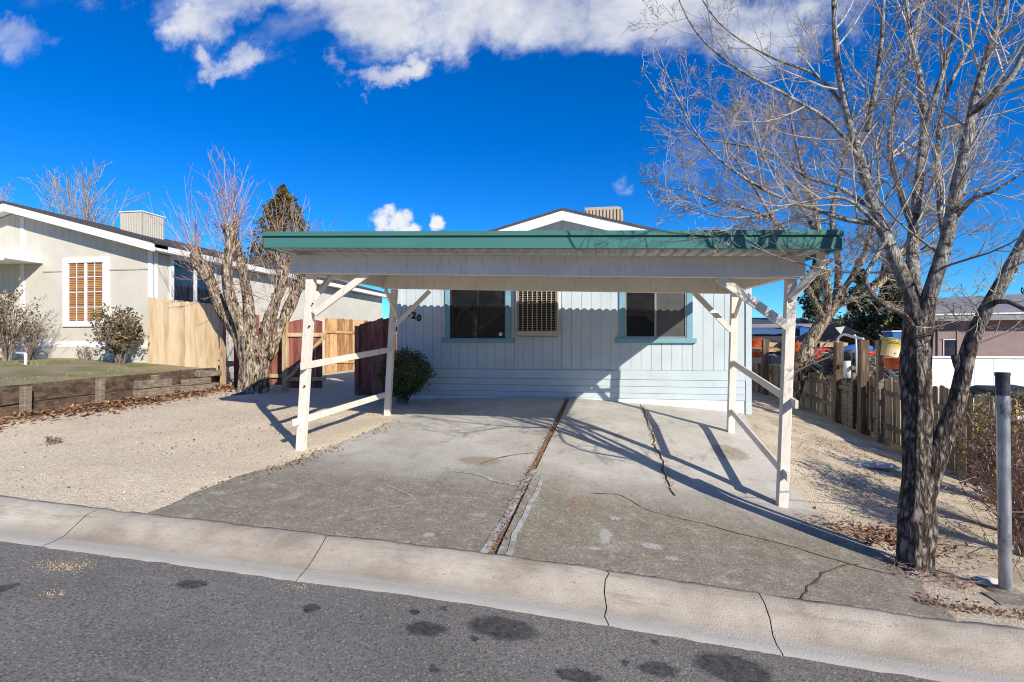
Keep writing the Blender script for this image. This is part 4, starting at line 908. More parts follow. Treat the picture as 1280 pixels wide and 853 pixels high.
def back_tree():
    Y = 16.0; q = P; b = q(985, 500, Y)
    t = thing('bare_tree', (b.x, b.y, G(b.x, b.y)), 'leafless grey tree leaning beside the wooden side fence', 'tree')
    m = MB(); limb_tube(m, [q(984, 510, Y), q(992, 488, Y), q(1004, 450, Y), q(1020, 415, Y), q(1040, 385, Y), q(1055, 360, Y)], .24, .13, 14, .12); m.build('trunk', m_barkpale, t, smooth=True)
    L_ = [([q(1020, 415, Y), q(1034, 380, 15.8), q(1030, 330, 15.5), q(1020, 270, 15.5), q(1000, 200, 15.5), q(985, 130, 15.5)], .13, .02),
          ([q(1042, 383, Y), q(1075, 368, 16), q(1105, 350, 16.5), q(1140, 290, 17), q(1150, 200, 17)], .12, .02),
          ([q(1045, 380, Y), q(1048, 330, 16.5), q(1040, 270, 17), q(1055, 200, 17), q(1070, 120, 17)], .11, .02),
          ([q(1052, 365, Y), q(1080, 320, 15.5), q(1095, 250, 15), q(1100, 170, 15)], .09, .02),
          ([q(1030, 400, Y), q(1005, 350, 15), q(975, 290, 14.5), q(940, 230, 14.3), q(905, 180, 14.2)], .08, .015),
          ([q(1028, 330, 15.6), q(985, 290, 15), q(945, 265, 14.8), q(890, 250, 14.6), q(850, 235, 14.6)], .06, .012),
          ([q(1024, 300, 15.5), q(990, 240, 16), q(950, 190, 16.4), q(920, 140, 16.6)], .06, .012),
          ([q(1070, 372, 16), q(1120, 330, 15), q(1170, 280, 14.6), q(1210, 220, 14.4)], .06, .012)]
    c = MB(); P_ = {0: (6, 4, (6, 9), .5, 40, .12), 1: (5, 3, (6, 8), .45, 42, .16), 2: (3, 3, (2, 4), .5, 42, .2), 3: (2, 3, 0, .5, 40, .2), 'min': .0055}
    for i, (pts, r0, r1) in enumerate(L_):
        m = MB(); pp = limb_tube(m, pts, r0, r1, 9, .1, i); m.build('limb', m_barkpale, t, smooth=True)
        ln = sum((b_ - a_).length for a_, b_ in zip(pp, pp[1:])); n = int(ln * 2.7)
        for k in range(n):
            s = .15 + .85 * (k + R.random()) / n; p, d = along(pp, min(.99, s)); o = d.orthogonal().normalized(); o.rotate(Matrix.Rotation(R.uniform(0, 6.283), 3, d)); a = rad(R.uniform(30, 60))
            grow(c, p, d * math.cos(a) + o * math.sin(a), R.uniform(1.0, 2.2), .016, 0 if R.random() < .5 else 1, P_, .12)
    c.build('crown', m_twigfar, t, smooth=True)
back_tree()

def pruned_tree():
    Y = 10.3; b = P(317, 495, Y); q = P
    t = thing('pruned_tree', (b.x, Y, G(b.x, Y)), 'thick pollarded tree with cut limbs and reddish shoots at left', 'tree')
    m = MB(); tr = cr([q(314, 503, Y), q(316, 490, Y), q(318, 470, Y), q(319, 450, Y), q(318, 432, Y), q(318, 420, Y)], 9); k = len(tr)
    m.tube(tr, [.29 + .11 * math.exp(-i / k * 9) + .05 * max(0, i / k - .5) for i in range(k)], 40, rough=.12, seed=5, lobes=7); m.build('trunk', m_barkpale, t, smooth=True)
    L_ = [([q(306, 448, Y), q(294, 415, Y), q(279, 385, 10.2), q(262, 350, 10.1), q(248, 328, 10.0), q(243, 318, 10)], .19, .12),
          ([q(310, 444, Y), q(299, 405, 10.1), q(289, 370, 10.0), q(285, 335, 9.9), q(286, 300, 9.9), q(283, 284, 9.9)], .18, .10),
          ([q(316, 442, Y), q(312, 405, 10.5), q(308, 372, 10.6), q(304, 340, 10.6), q(298, 300, 10.6), q(294, 282, 10.6)], .17, .09),
          ([q(328, 446, Y), q(337, 410, 10.3), q(345, 378, 10.3), q(350, 350, 10.3), q(353, 328, 10.3)], .18, .12),
          ([q(332, 448, Y), q(349, 415, 10.6), q(362, 385, 10.8), q(372, 355, 10.9), q(378, 330, 10.9)], .17, .12)]
    c = MB(); P_ = {0: (6, 4, (2, 5), .38, 32, .05), 1: (3, 3, (0, 2), .4, 36, .1), 2: (2, 3, 0, .4, 36, .1), 'min': .0035}
    for i, (pts, r0, r1) in enumerate(L_):
        r0 *= .70; r1 *= .72; m = MB(); pts = [p + V((jit(.05), jit(.06), 0)) * (1 if 0 < j < len(pts) - 1 else 0) for j, p in enumerate(pts)]; pp = limb_tube(m, pts, r0, r1, 24, .42, i * 2.1); m.tube([pp[-1], pp[-1] + V((jit(.05), 0, .06))], [r1 * 1.05, r1 * .5], 12, rough=.3)
        for w in range(3):
            s, d = along(pp, R.uniform(.4, .9)); o = V((jit(1), -.6, jit(.6))).normalized(); m.tube([s + o * r1 * .5, s + o * (r1 + .07)], [.06, .045], 8, rough=.2)
        for w in range(5):   # burrs and knots
            s, d = along(pp, R.uniform(.15, 1)); o = V((jit(1), -.5, jit(.4))).normalized(); m.rock(s + o * r1 * .7, (r1 * .55,) * 3, i * 9 + w, 8)
        m.build('limb', m_barkpale, t, smooth=True)
        for k in range(30):
            s = R.uniform(.45, 1); p, d = along(pp, min(.995, s)); a = R.uniform(0, 6.28); lean = R.uniform(.05, .75)
            o = V((math.cos(a) * lean * 1.1 + (pp[-1].x - b.x) * .28, math.sin(a) * lean, 1)).normalized()
            grow(c, p + o * .03, o, R.uniform(.7, 2.0) * (1 - .28 * lean), .010, 0, P_, .06)
        for k in range(9):   # tangled low twigs
            p, d = along(pp, R.uniform(.4, .95)); grow(c, p, V((jit(1), jit(.8) - .3, R.uniform(-.2, .5))).normalized(), R.uniform(.5, 1.0), .007, 0, P_, .14)
    c.build('crown', m_twigred, t, smooth=True)
    r = MB(); p = Pg(303, 492); r.tube([p + V((.25, .3, .03)), p + V((.1, 0, .03)), p + V((0, -.35, -.0))], [.05, .035, .012], 8, rough=.2); r.build('root', m_barkpale, t, smooth=True)
pruned_tree()

def far_bare(px, Y, top, w, lab, seed):
    b = P(px, 300, Y); t = thing('bare_tree', (b.x, Y, -1.2), lab, 'tree'); z = P(px, top, Y).z
    m = MB(); m.tube([(b.x, Y, -1.2), (b.x + .1, Y, z * .35), (b.x, Y, z * .5)], [.25, .18, .12], 8); m.build('trunk', m_barkpale, t, smooth=True)
    c = MB(); P_ = {0: (6, 4, (5, 7), .42, 30, .06), 1: (4, 3, (3, 5), .45, 34, .1), 2: (3, 3, 0, .45, 36, .1), 'min': .012}
    for k in range(16):
        a = R.uniform(0, 6.28); l = R.uniform(.1, .75) * w; grow(c, (b.x, Y, z * R.uniform(.3, .5)), V((math.cos(a) * l, math.sin(a) * l, 1)).normalized(), (z * .58) * R.uniform(.7, 1.0), .05, 0, P_, .08)
    c.build('crown', m_twigfar, t, smooth=True)
far_bare(98, 26, 205, .75, 'distant leafless tree above the roof of the cream house', 1)
far_bare(-6, 30, 232, .6, 'distant leafless tree at the left frame edge above the cream roof', 2)

def foliage_mass(mb, c, r, n, size, seed=0., up=0.):
    for i in range(n):
        d = V((R.gauss(0, 1), R.gauss(0, 1), R.gauss(0, 1))).normalized(); k = R.random() ** .33
        lump = 1 + .38 * mn.noise(d * 1.9 + V((seed, 0, 0))) + .2 * mn.noise(d * 5 + V((seed, 3, 0)))
        p = V(c) + V((d.x * r[0], d.y * r[1], d.z * r[2])) * k * lump
        if mn.noise(p * (1.4 / max(.3, r[0] ** .5)) + V((seed, 0, 0))) < -.28: continue
        mb.leaf(p, size * R.uniform(.6, 1.4))
def conifer(px, Y, top, base_y, wpx, mat, lab, n=9000, size=.16, pw=.75):
    b = P(px, base_y, Y); zt = P(px, top, Y).z; w = wpx / 650 * Y; z0 = -1.8
    t = thing('conifer', (b.x, Y, z0), lab, 'tree')
    m = MB(); m.tube([(b.x, Y, z0), (b.x, Y, zt - .5)], [.22, .04], 10); m.build('trunk', m_bark, t, smooth=True)
    c = MB(); zb = P(px, base_y, Y).z
    for i in range(n):
        h = R.random() ** 1.2; z = zb + (zt - zb) * h; a = R.uniform(0, 6.28)
        rr = w * (1 - h) ** pw * (.74 + .75 * mn.noise(V((math.cos(a) * 1.6 + px, math.sin(a) * 1.6, z * 1.3))) + .25 * mn.noise(V((math.cos(a) * 4, math.sin(a) * 4, z * 3 + px))))
        k = R.random() ** .4
        p = V((b.x + math.cos(a) * rr * k, Y + math.sin(a) * rr * k, z + R.uniform(-.1, .1)))
        if mn.noise(p * 1.7) < -.2: continue
        c.leaf(p, size * R.uniform(.6, 1.5), asp=.3)
    c.build('crown', mat, t)
conifer(354, 27, 232, 345, 74, m_conbrown, 'brownish green conifer rising behind the pruned tree', 16000, .22, .85)
conifer(1022, 25, 312, 440, 34, m_conifer, 'yellow-green conifer behind the leaning bare tree', 9000, .19)
conifer(1072, 27, 326, 445, 30, m_conifer, 'dark conifer left of the forked trunk behind the clutter', 8000, .18)
conifer(1112, 25, 318, 442, 34, m_conifer, 'tall bushy conifer directly behind the forked trunk', 9000, .19)
conifer(1300, 40, 340, 430, 40, m_conifer, 'dark conifer at the right edge beyond the mauve house', 5000, .25)

# ------------------------------------------------------------------ shrubs
def hedge():
    c = P(506, 470, 10.2); g = G(c.x, 10.2)
    t = thing('round_bush', (c.x, 10.2, g), 'dense clipped green bush against the blue wall by the rear post', 'bush')
    m = MB()
    for k in range(7): m.tube([(c.x + jit(.05), 10.2 + jit(.05), g - .02), (c.x + jit(.3), 10.2 + jit(.2), g + .55)], [.025, .012], 6)
    m.build('stems', m_barkpale, t)
    f = MB()
    for i in range(20000):
        d = V((R.gauss(0, 1), R.gauss(0, 1), R.gauss(0, 1))).normalized(); k = R.random() ** .22
        lump = 1 + .26 * mn.noise(d * 2.2 + V((3, 0, 0))) + .16 * mn.noise(d * 6); zc = c.z + .03
        sx = .56 if d.z > -.1 else .56 * (1 + .55 * (d.z + .1))
        p = V((c.x, 10.2, zc)) + V((d.x * sx, d.y * .42, d.z * .50)) * k * lump
        f.leaf(p, R.uniform(.018, .042))
    for i in range(46):
        d = V((R.gauss(0, 1), R.gauss(0, 1), R.gauss(.4, 1))).normalized(); p = V((c.x, 10.2, c.z + .03)) + V((d.x * .52, d.y * .40, d.z * .46)); l = R.uniform(.05, .17)
        for k in range(16): f.leaf(p + d * l * k / 16 + V((jit(.02), jit(.02), jit(.02))), R.uniform(.018, .036))
    f.build('foliage', m_hedge, t)
hedge()
def loose_shrub(px, py, Y, w, h, zb, leafmat, lab, nst, nleaf, twig=m_twigbrown, size=.04, name='shrub', cat='shrub'):
    b = P(px, py, Y); t = thing(name, (b.x, Y, zb), lab, cat); m = MB(); pts = []
    P_ = {0: (5, 4, (3, 5), .5, 35, .14), 1: (4, 3, (2, 3), .5, 40, .18), 2: (3, 3, 0, .5, 40, .2), 'min': .0035}
    for k in range(nst):
        a = R.uniform(0, 6.28); l = R.uniform(.1, .9) * w / h; o = len(m.v); grow(m, (b.x + jit(.06), Y + jit(.06), zb - .02), V((math.cos(a) * l, math.sin(a) * l, 1)).normalized(), h * R.uniform(.7, 1.0), .012, 0, P_, .02)
    m.build('stems', twig, t); f = MB()
    vv = [V(v) for v in m.v if v[2] > zb + h * .18]
    for i in range(nleaf): p = R.choice(vv) + V((jit(.04), jit(.04), jit(.04))); f.leaf(p, size * R.uniform(.6, 1.4))
    f.build('foliage', leafmat, t)
loose_shrub(150, 452, 10.2, .45, 1.25, LZ(-10.8, 10.2), m_rose, 'leafy rose bush in front of the cream house corner', 22, 2800, size=.07)
loose_shrub(8, 452, 9.6, .62, 1.5, LZ(-12.5, 9.5), m_rose, 'sprawling half-bare shrub under the white porch cover', 24, 1500, size=.055)
loose_shrub(38, 452, 9.9, .5, 1.1, LZ(-12.5, 9.5), m_rose, 'thin bare shrub right of the sprawling porch shrub', 16, 350, size=.045)
loose_shrub(106, 450, 10.5, .2, .4, LZ(-11.5, 10.4), m_rose, 'tiny twiggy plant at the cream foundation below the window', 8, 100, size=.04)
p = Pg(1268, 640)
loose_shrub(1262, 640, 6.6, .50, 1.5, G(4.9, 6.6), m_yellow, 'yellow-leaved thorny shrub behind the steel pipe post', 30, 2300, twig=m_twigred, size=.045)
loose_shrub(1285, 640, 5.9, .5, 1.25, G(4.6, 6), m_leafdry, 'tangled brown bramble right of the steel pipe post', 34, 800, twig=m_twigred, size=.04)
loose_shrub(1276, 600, 7.6, .4, 1.35, G(5.2, 7.6), m_yellow, 'yellow-green shrub at the near end of the old fence', 30, 2600, twig=m_twigred, size=.05)
p = Pg(60, 556); loose_shrub(60, 556, p.y, .12, .13, p.z, m_rose, 'small dried weed alone on the open gravel', 10, 60, size=.018, name='weed', cat='weed')

# ------------------------------------------------------------------ right side: old fence, gate frame
FX = 6.0
def side_fence():
    t = thing('board_fence', (FX, 14, -2.1), 'old grey wooden side fence running away from the forked tree', 'fence')
    def top(p):
        y = p.y if hasattr(p, 'y') else p[1]
        return lerp([(8.7, P(1217, 497, 9.0).z), (12.6, PX(1099, 471, FX).z), (16.5, PX(1011, 461, FX).z), (24, PX(948, 456, FX).z)], y)
    m = MB(); pickets(m, (FX, 8.75, 0), (FX, 24, 0), lambda p: G(FX, p.y) - .03, top, w=.135, gap=.014, topj=.035, ear=True, lean=.025); m.build('board_panel', m_oldfence, t)
    for k in (.78, .28):
        for a, b in ((8.7, 11.0), (11.05, 13.6), (13.65, 16.4), (16.5, 20), (20.1, 24)):
            za = G(FX, a) + (top((0, a)) - G(FX, a)) * k + jit(.05); zb = G(FX, b) + (top((0, b)) - G(FX, b)) * k + jit(.05)
            mbeam((FX - .035, a, za), (FX - .035, b, zb), .04, .10, ).build('rail', m_timberlight, t, bevel=.005)
    for y in (8.8, 11.2, 13.5, 18.5, 21):
        z = top((0, y)); mpost((FX - .10, y, G(FX, y) - .1), (FX - .10, y, z + .03), .09).build('fence_post', m_timberlight, t, bevel=.006)
    mbeam((FX - .14, 9.6, -2.35), (FX - .09, 14.6, -1.9), .05, .16).build('kick_board', m_gatewood, t, bevel=.006)
side_fence()
def tall_posts():
    for x, y0, Y, lab, mm, w in ((1078, 425, 13.2, 'tall brown fence post right of the arched rail, its top in sun', m_postwood, .17), (1047, 428, 14.4, 'tall dark post under the left end of the arched rail', m_postwood, .17), (1099, 425, 12.3, 'slim grey post carrying the yellow bucket', m_timberlight, .11), (956, 424, 20.5, 'dark post at the far end of the side fence by the house corner', m_postwood, .2)):
        q = PX(x, y0, FX - .25); g = G(q.x, q.y)
        o = mpost((q.x, q.y, g - .1), (q.x + .02, q.y, q.z), w).build('tall_post', mm, bevel=.008)
        tag(o, lab, 'post', 'tall posts standing along the old side fence')
    t = thing('arched_rail', PX(1047, 430, FX - .25), 'pale arched metal handrail between the two tall brown posts', 'rail')
    a = PX(1046, 432, FX - .25); b = PX(1079, 424, FX - .25); m = MB(); c = a + V((0, 0, .05)); m.tube(cr([a, a + (b - a) * .06 + V((0, 0, .16)), a + (b - a) * .28 + V((0, 0, .22)), a + (b - a) * .6 + V((0, 0, .12)), b], 6), [.028] * 25, 8)
    m.build('top_tube', m_plywhite, t, smooth=True)
    m = MB(); p0 = a + (b - a) * .55 + V((0, -.1, .14)); m.tube(cr([p0, p0 + V((0, -.15, -.05)), p0 + V((0, -.2, -.9))], 6), [.018] * 13, 6); m.build('hanging_tube', m_plywhite, t, smooth=True)
    m = MB(); p = PX(1059, 462, FX - .3); m.tube([p + V((0, 0, -.2)), p + V((0, 0, .2))], [.075, .075], 14); tag(m.build('white_canister', m_plywhite, smooth=True), 'white cylinder hung on the fence beneath the arched rail', 'canister')
    # little gate under the arch
    t = thing('garden_gate', (FX - .12, 13.8, -2.1), 'low wooden gate panel framed by the two tall brown posts', 'gate')
    m = MB(); pickets(m, (FX - .2, 13.3, 0), (FX - .2, 14.3, 0), lambda p: G(FX, p.y) + .05, lambda p: -.95, w=.11, gap=.01, topj=.04); m.build('board_panel', m_timberlight, t)
    for z in (-1.12, -.62): mbeam((FX - .24, 13.2, z), (FX - .24, 14.4, z + .02), .04, .09).build('rail', m_timberlight, t)
tall_posts()

# ------------------------------------------------------------------ yard clutter beyond the fence
def bucket(p, r, h, mat, lab, grp=None, name='bucket', tilt=0., rimmat=None):
    t = thing(name, p, lab, 'bucket', grp); tm = Matrix.Rotation(tilt, 3, 'Y')
    m = MB(); m.lathe(p, [(0, 0), (r * .82, 0), (r * .84, .01), (r, h), (r * 1.05, h), (r * 1.05, h + .015), (r * .97, h + .015), (r * .80, .02), (0, .02)], 22, tilt=tm); m.build('pail', mat, t, smooth=False)
    m = MB()
    for k in (.82, .9): m.lathe(p, [(r * .985, h * k - .008), (r * 1.05, h * k - .006), (r * 1.05, h * k + .006), (r * .985, h * k + .008)], 22, tilt=tm)
    m.build('rim_band', rimmat or mat, t)
def clutter():
    bucket(P(1110, 446, 12.0), .20, .36, m_yel, 'yellow bucket tipped beside the slim grey fence post', 'buckets left in the back yard', tilt=rad(12))
    p = P(1123, 462, 11.6); bucket(p + V((0, 0, -.0)), .26, .22, m_orange, 'wide red-orange tub on the fence right of the yellow bucket', 'buckets left in the back yard', 'tub')
    p = P(943, 447, 21); bucket(p, .32, .72, m_orange, 'orange bucket nearest the blue house corner beyond the fence', 'buckets left in the back yard')
    p = P(996, 449, 19); bucket(p, .26, .55, m_orange, 'orange bucket seen just left of the leaning tree trunk', 'buckets left in the back yard')
    p = P(1020, 455, 18); bucket(p, .16, .42, m_redp, 'small red bucket just right of the leaning tree trunk', 'buckets left in the back yard')
    # shed with low dark roofs
    t = thing('shed', (9.5, 25, -2), 'dark low shed roof behind the clutter beyond the fence', 'shed')
    a = P(936, 418, 25); b = P(1010, 416, 25); m = MB(); z = P(940, 396, 25).z; zb = P(940, 410, 25).z
    m.hexa([(a.x - 3, 24, zb), (b.x + .5, 24, zb - .1), (b.x + .5, 27, z - .1), (a.x - 3, 27, z), (a.x - 3, 24, zb + .1), (b.x + .5, 24, zb), (b.x + .5, 27, z), (a.x - 3, 27, z + .1)]); m.build('roof', m_shed, t)
    mbox(a.x - 3, b.x + .3, 24.4, 26.8, -2.2, zb - .05).build('wall', m_dgrey, t)
    mbox(a.x - 3, b.x + .5, 23.9, 23.98, zb - .02, zb + .14).build('fascia', m_pinkroof, t)
    # black tarp shelter: sagging sheet on poles
    t = thing('tarp_shelter', P(1070, 440, 20), 'black tarp tent stretched over the clutter left of the forked trunk', 'tarp shelter')
    pk = P(1046, 403, 20); l = P(1000, 428, 19); r = P(1108, 424, 19)
    def f(u, v):
        x = l.x + (r.x - l.x) * u; y = 18.6 + 3 * v; kx = (pk.x - l.x) / (r.x - l.x)
        rid = pk.z * (1 - min(1, abs(u - kx) / (kx if u < kx else 1 - kx)) ** 1.1) + (l.z + (r.z - l.z) * u) * min(1, abs(u - kx) / (kx if u < kx else 1 - kx)) ** 1.1
        return (x, y, rid - .9 * abs(v - .5) ** 1.3 + .07 * mn.noise(V((u * 5, v * 4, 0))))
    m = MB(); m.grid(f, 30, 12); o = m.build('sheet', m_tarp, t, smooth=True); s = o.modifiers.new('thick', 'SOLIDIFY'); s.thickness = .012
    for x in (l.x + .1, r.x - .1): mpost((x, 19.5, -2.1), (x, 19.5, l.z + .05), .06).build('pole', m_timberlight, t)
    m = MB(); p = P(1050, 412, 18.4); m.add([p + V((-.14, 0, .06)), p + V((.15, 0, .10)), p + V((.03, 0, -.16)), p + V((-.14, .02, .06)), p + V((.15, .02, .10)), p + V((.03, .02, -.16))], [(0, 2, 1), (3, 4, 5), (0, 1, 4, 3), (1, 2, 5, 4), (2, 0, 3, 5)]); m.build('torn_flap', m_sheet, t)
    # panels, kayak, tarps
    def slab(x0, x1, y0, y1, Y, d, mat, name, lab, cat, rag=.0):
        a = P(x0, y1, Y); b = P(x1, y0, Y); m = MB()
        m.grid(lambda u, v: (a.x + (b.x - a.x) * u, Y + d * v, b.z - (b.z - a.z) * (1 - v) * .35 + rag * mn.noise(V((u * 6, v * 5, x0)))), 10, 5)
        m.grid(lambda u, v: (a.x + (b.x - a.x) * u, Y - .001, a.z + (b.z - a.z) * v * .66 + rag * .6 * mn.noise(V((u * 6, v * 3, x0)))), 10, 4)
        o = m.build(name, mat); s = o.modifiers.new('thick', 'SOLIDIFY'); s.thickness = .03; return tag(o, lab, cat)
    slab(936, 978, 409, 418, 22, 1.2, m_tarpb, 'faded_tarp', 'faded pale blue tarp over the shed edge by the house corner', 'tarp', .06)
    slab(1000, 1016, 406, 420, 21, 1.2, m_bluep, 'blue_tarp', 'small bright blue tarp above the leaning trunk', 'tarp', .08)
    slab(938, 980, 426, 434, 21.5, 1, m_tan, 'plywood_sheet', 'pale plywood sheet left of the front right carport post', 'board')
    slab(990, 1012, 424, 436, 20.5, 1, m_pinkp, 'pink_panel', 'pale pink panel just right of the front right carport post', 'board')
    slab(1025, 1060, 426, 434, 18.4, .8, m_tan, 'tan_panel', 'tan board lying under the black tarp', 'board')
    slab(1014, 1040, 435, 440, 18.0, .6, m_redp, 'striped_plank', 'red plank left of the blue kayak', 'board')
    slab(955, 995, 440, 455, 19.8, .7, m_bluegrey, 'grey_cover', 'blue-grey cover bundled behind the fence near the house corner', 'cover', .1)
    slab(938, 1010, 435, 440, 20.0, .5, m_gatewood, 'long_board', 'long brown board lying level above the far fence', 'board')
    k = thing('kayak', P(1075, 440, 15.5), 'blue kayak with red lower hull behind the tall brown posts', 'kayak')
    a = P(1046, 441, 15.5); b = P(1096, 438, 15.5)
    for mat, nm, dz, s in ((m_bluep, 'deck', .03, 1.0), (m_redp, 'hull', -.09, .98)):
        m = MB(); pts = [a + (b - a) * (i / 14) + V((0, 0, dz + .05 * (abs(i / 7 - 1) ** 2))) for i in range(15)]
        m.tube(pts, [.17 * s * max(.08, (1 - abs(i / 7 - 1) ** 2.2)) for i in range(15)], 14); m.build(nm, mat, k, smooth=True)
    p = P(1128, 420, 15.5)
    t = thing('blue_box', p, 'blue and white storage box above the yellow bucket', 'box'); m = MB(); m.box(p.x - .30, p.x + .2, 15.4, 15.9, p.z - .12, p.z + .1); m.build('bin', m_bluep, t, bevel=.02)
    mbox(p.x - .32, p.x + .22, 15.38, 15.92, p.z + .1, p.z + .14).build('lid', m_plywhite, t, bevel=.01)
    p = P(1110, 424, 15.3); tag(mbox(p.x - .09, p.x + .09, 15.2, 15.4, p.z - .15, p.z + .05).build('green_carton', m_green, bevel=.02), 'small green carton left of the blue storage box', 'carton')
    t = thing('scrap_pile', (6.9, 16, -2.2), 'heap of dark scrap and hoses behind the old fence', 'scrap pile')
    m = MB()
    for i in range(50):
        c = P(R.uniform(1005, 1135), R.uniform(440, 468), R.uniform(14.2, 17)); m.rock(c, (R.uniform(.06, .22), .15, R.uniform(.05, .16)), i, 8)
    tag(m.build('scrap', m_dgrey, t), kind='stuff')
    m = MB()
    for i in range(34):
        c = P(R.uniform(1005, 1140), R.uniform(432, 466), R.uniform(14, 16)); d = V((jit(.5), jit(.3), jit(.35))); m.tube([c - d, c, c + d + V((0, 0, jit(.1)))], [.02] * 3, 5)
    tag(m.build('poles', m_timberlight, t), kind='stuff')
    m = MB()
    for i in range(9):
        c = P(R.uniform(1100, 1140), R.uniform(444, 464), 14); m.tube([c + V((.14 * math.cos(k * .6), .05, .14 * math.sin(k * .6))) for k in range(12)], [.014] * 12, 5)
    tag(m.build('hose', m_bluegrey, t), kind='stuff')
    m = MB(); m.box(7.2, 12.5, 21, 21.05, -2.1, -.55); tag(m.build('backdrop_wall', m_dgrey), 'dark fence panel closing the cluttered yard at the back', 'fence')
clutter()

def vinyl():
    t = thing('vinyl_fence', (12, 15.5, -2.3), 'bright white vinyl fence in front of the mauve house', 'fence'); Y = 15.5
    a = P(1150, 447, Y); zt = a.z; m = MB(); pickets(m, (a.x, Y, 0), (24, Y, 0), -2.35, zt, w=.42, gap=.006, th=.03); m.build('panel', m_vinyl, t)
    mbeam((a.x, Y - .02, zt + .015), (24, Y - .02, zt + .015), .08, .05).build('top_rail', m_vinyl, t)
vinyl()
def mauve():
    Y = 24; h = thing('house', (20, Y, -2.2), 'mauve stucco house with grey roof beyond the white vinyl fence', 'house')
    a = P(1150, 400, Y); zt = P(1200, 399, Y).z; T = lambda x, b, c: V((x, Y - b, c))
    m = MB(); m.box(a.x, 38, Y, Y + 9, -2.5, zt + .35); m.build('wall', m_pink, h)
    r = MB(); z0 = P(1200, 402, Y - .5).z; x1 = 38
    r.hexa([(a.x - .5, Y - .6, z0), (x1, Y - .6, z0 + .35), (x1, Y + 5, z0 + 2.0), (a.x - .5, Y + 5, z0 + 1.0), (a.x - .5, Y - .6, z0 + .25), (x1, Y - .6, z0 + .6), (x1, Y + 5, z0 + 2.2), (a.x - .5, Y + 5, z0 + 1.2)]); r.build('roof', m_pinkroof, h)
    r = MB(); r.beam((a.x - .5, Y - .62, z0 + .26), (x1, Y - .62, z0 + .61), .05, .06); r.build('roof_edge', m_plywhite, h.children[-1])
    x0 = P(1171, 420, Y).x; x2 = P(1197, 420, Y).x; z2 = P(1180, 412, Y).z
    m = MB(); frame(m, T, x0, x2, -1.3, z2, .06, 0, .06); tb(m, T, x0 + .06, x2 - .06, .0, .03, z2 - .4, z2 - .06); w = m.build('window', m_pink, h)
    m = MB(); tb(m, T, x0 + .25, x2 - .06, .0, .02, -1.2, z2 - .42); m.build('pane', m_glassb, w)
    m = MB(); frame(m, T, x0 + .22, x2 - .03, -1.25, z2 - .4, .03, .021, .035); m.build('window_frame', m_plywhite, w)
mauve()

# ------------------------------------------------------------------ pipe post, wires, stones
def pipe():
    b = P(1257, 746, 4.78); g = G(b.x, b.y); top = P(1253, 467, 4.78)
    t = thing('pipe_post', (b.x, b.y, g), 'tall galvanised steel pipe post with dark top at right edge', 'post'); r = .043
    m = MB(); n = 14; pts = [V((b.x, b.y, g - .05)).lerp(top, i / n) for i in range(n + 1)]; m.tube(pts, [r] * (n + 1), 28, cap=True); m.build('pipe', m_galv, t, smooth=False)
    m = MB(); a = V((b.x, b.y, g)).lerp(top, .90); m.tube([a, top + V((0, 0, .004))], [r + .003, r + .003], 28, cap=False); m.build('top_band', m_pipecap, t, smooth=True)
    m = MB(); m.tube([top + V((0, 0, -.02)), top + V((0, 0, .008)), top + V((0, 0, .008)), top + V((0, 0, -.05))], [r + .006, r + .006, r - .008, r - .008], 28, cap=False); m.build('rim', m_pipecap, t)
    m = MB()
    for (y, o) in ((525, 0), (640, .02)):
        p = P(1250, y, 4.84); m.tube([p, p + V((.5, .1, -.01)), p + V((3, .5, -.1))], [.006] * 3, 6)
    m.build('wire', m_wire, t)
    c = MB(); c.lathe((b.x, b.y, g + .0), [(.0, .02), (.05, .02), (.10, .012), (.16, -.03)], 22); c.build('concrete_collar', m_drive, t, smooth=True)
    t = thing('wire_mesh_fence', (3.4, 5.0, -2), 'sagging wire mesh fence attached right of the steel pipe post', 'fence')
    m = MB(); o = P(1262, 600, 4.9)
    for i in range(26):
        for s in (-1, 1):
            x = o.x + .12 * i; zz = -1.95 if s > 0 else -.95
            m.tube([(x, 4.92 + .10 * i * .12, -1.98), (x + s * .42, 4.92 + .012 * i, -1.02)], [.0022] * 2, 3, cap=False)
    m.build('mesh', m_wire, t)
pipe()
for (x, y, r, lab) in ((1236, 729, (.09, .06, .04), 'white flat stone left of the steel pipe foot'), (1222, 727, (.05, .04, .03), 'smaller white stone further left of the pipe foot')):
    p = Pg(x, y); m = MB(); m.rock((p.x, p.y, p.z + .01), r, x, 12); tag(m.build('stone', m_rock, smooth=True), lab, 'stone', 'pale stones by the pipe post')
p = Pg(1266, 758); m = MB(); m.box(p.x - .12, p.x + .7, p.y - .06, p.y + .16, p.z - .08, p.z + .03); tag(m.build('concrete_pad', m_drive, bevel=.01), 'flat broken concrete pad around the foot of the pipe', 'pad')
p = Pg(1087, 583); m = MB(); m.rock((p.x, p.y, p.z + .02), (.42, .12, .05), 3, 16); tag(m.build('flat_stone', m_rock, smooth=True), 'long flat grey-green stone on the side yard gravel', 'stone')
p = P(18, 447, 9.2); t = thing('white_pipe', (p.x, 9.2, LZ(p.x, 9.2)), 'short bent white pipe on the lawn at the left edge', 'pipe')
m = MB(); a = P(32, 455, 9.0); z = LZ(a.x, 9.0); m.tube(cr([(a.x, 9, z - .02), (a.x, 9, z + .20), (a.x - .06, 9.02, z + .23), (a.x - .5, 9.2, z + .24)], 5), [.028] * 16, 10); m.build('elbow_pipe', m_plywhite, t, smooth=True)
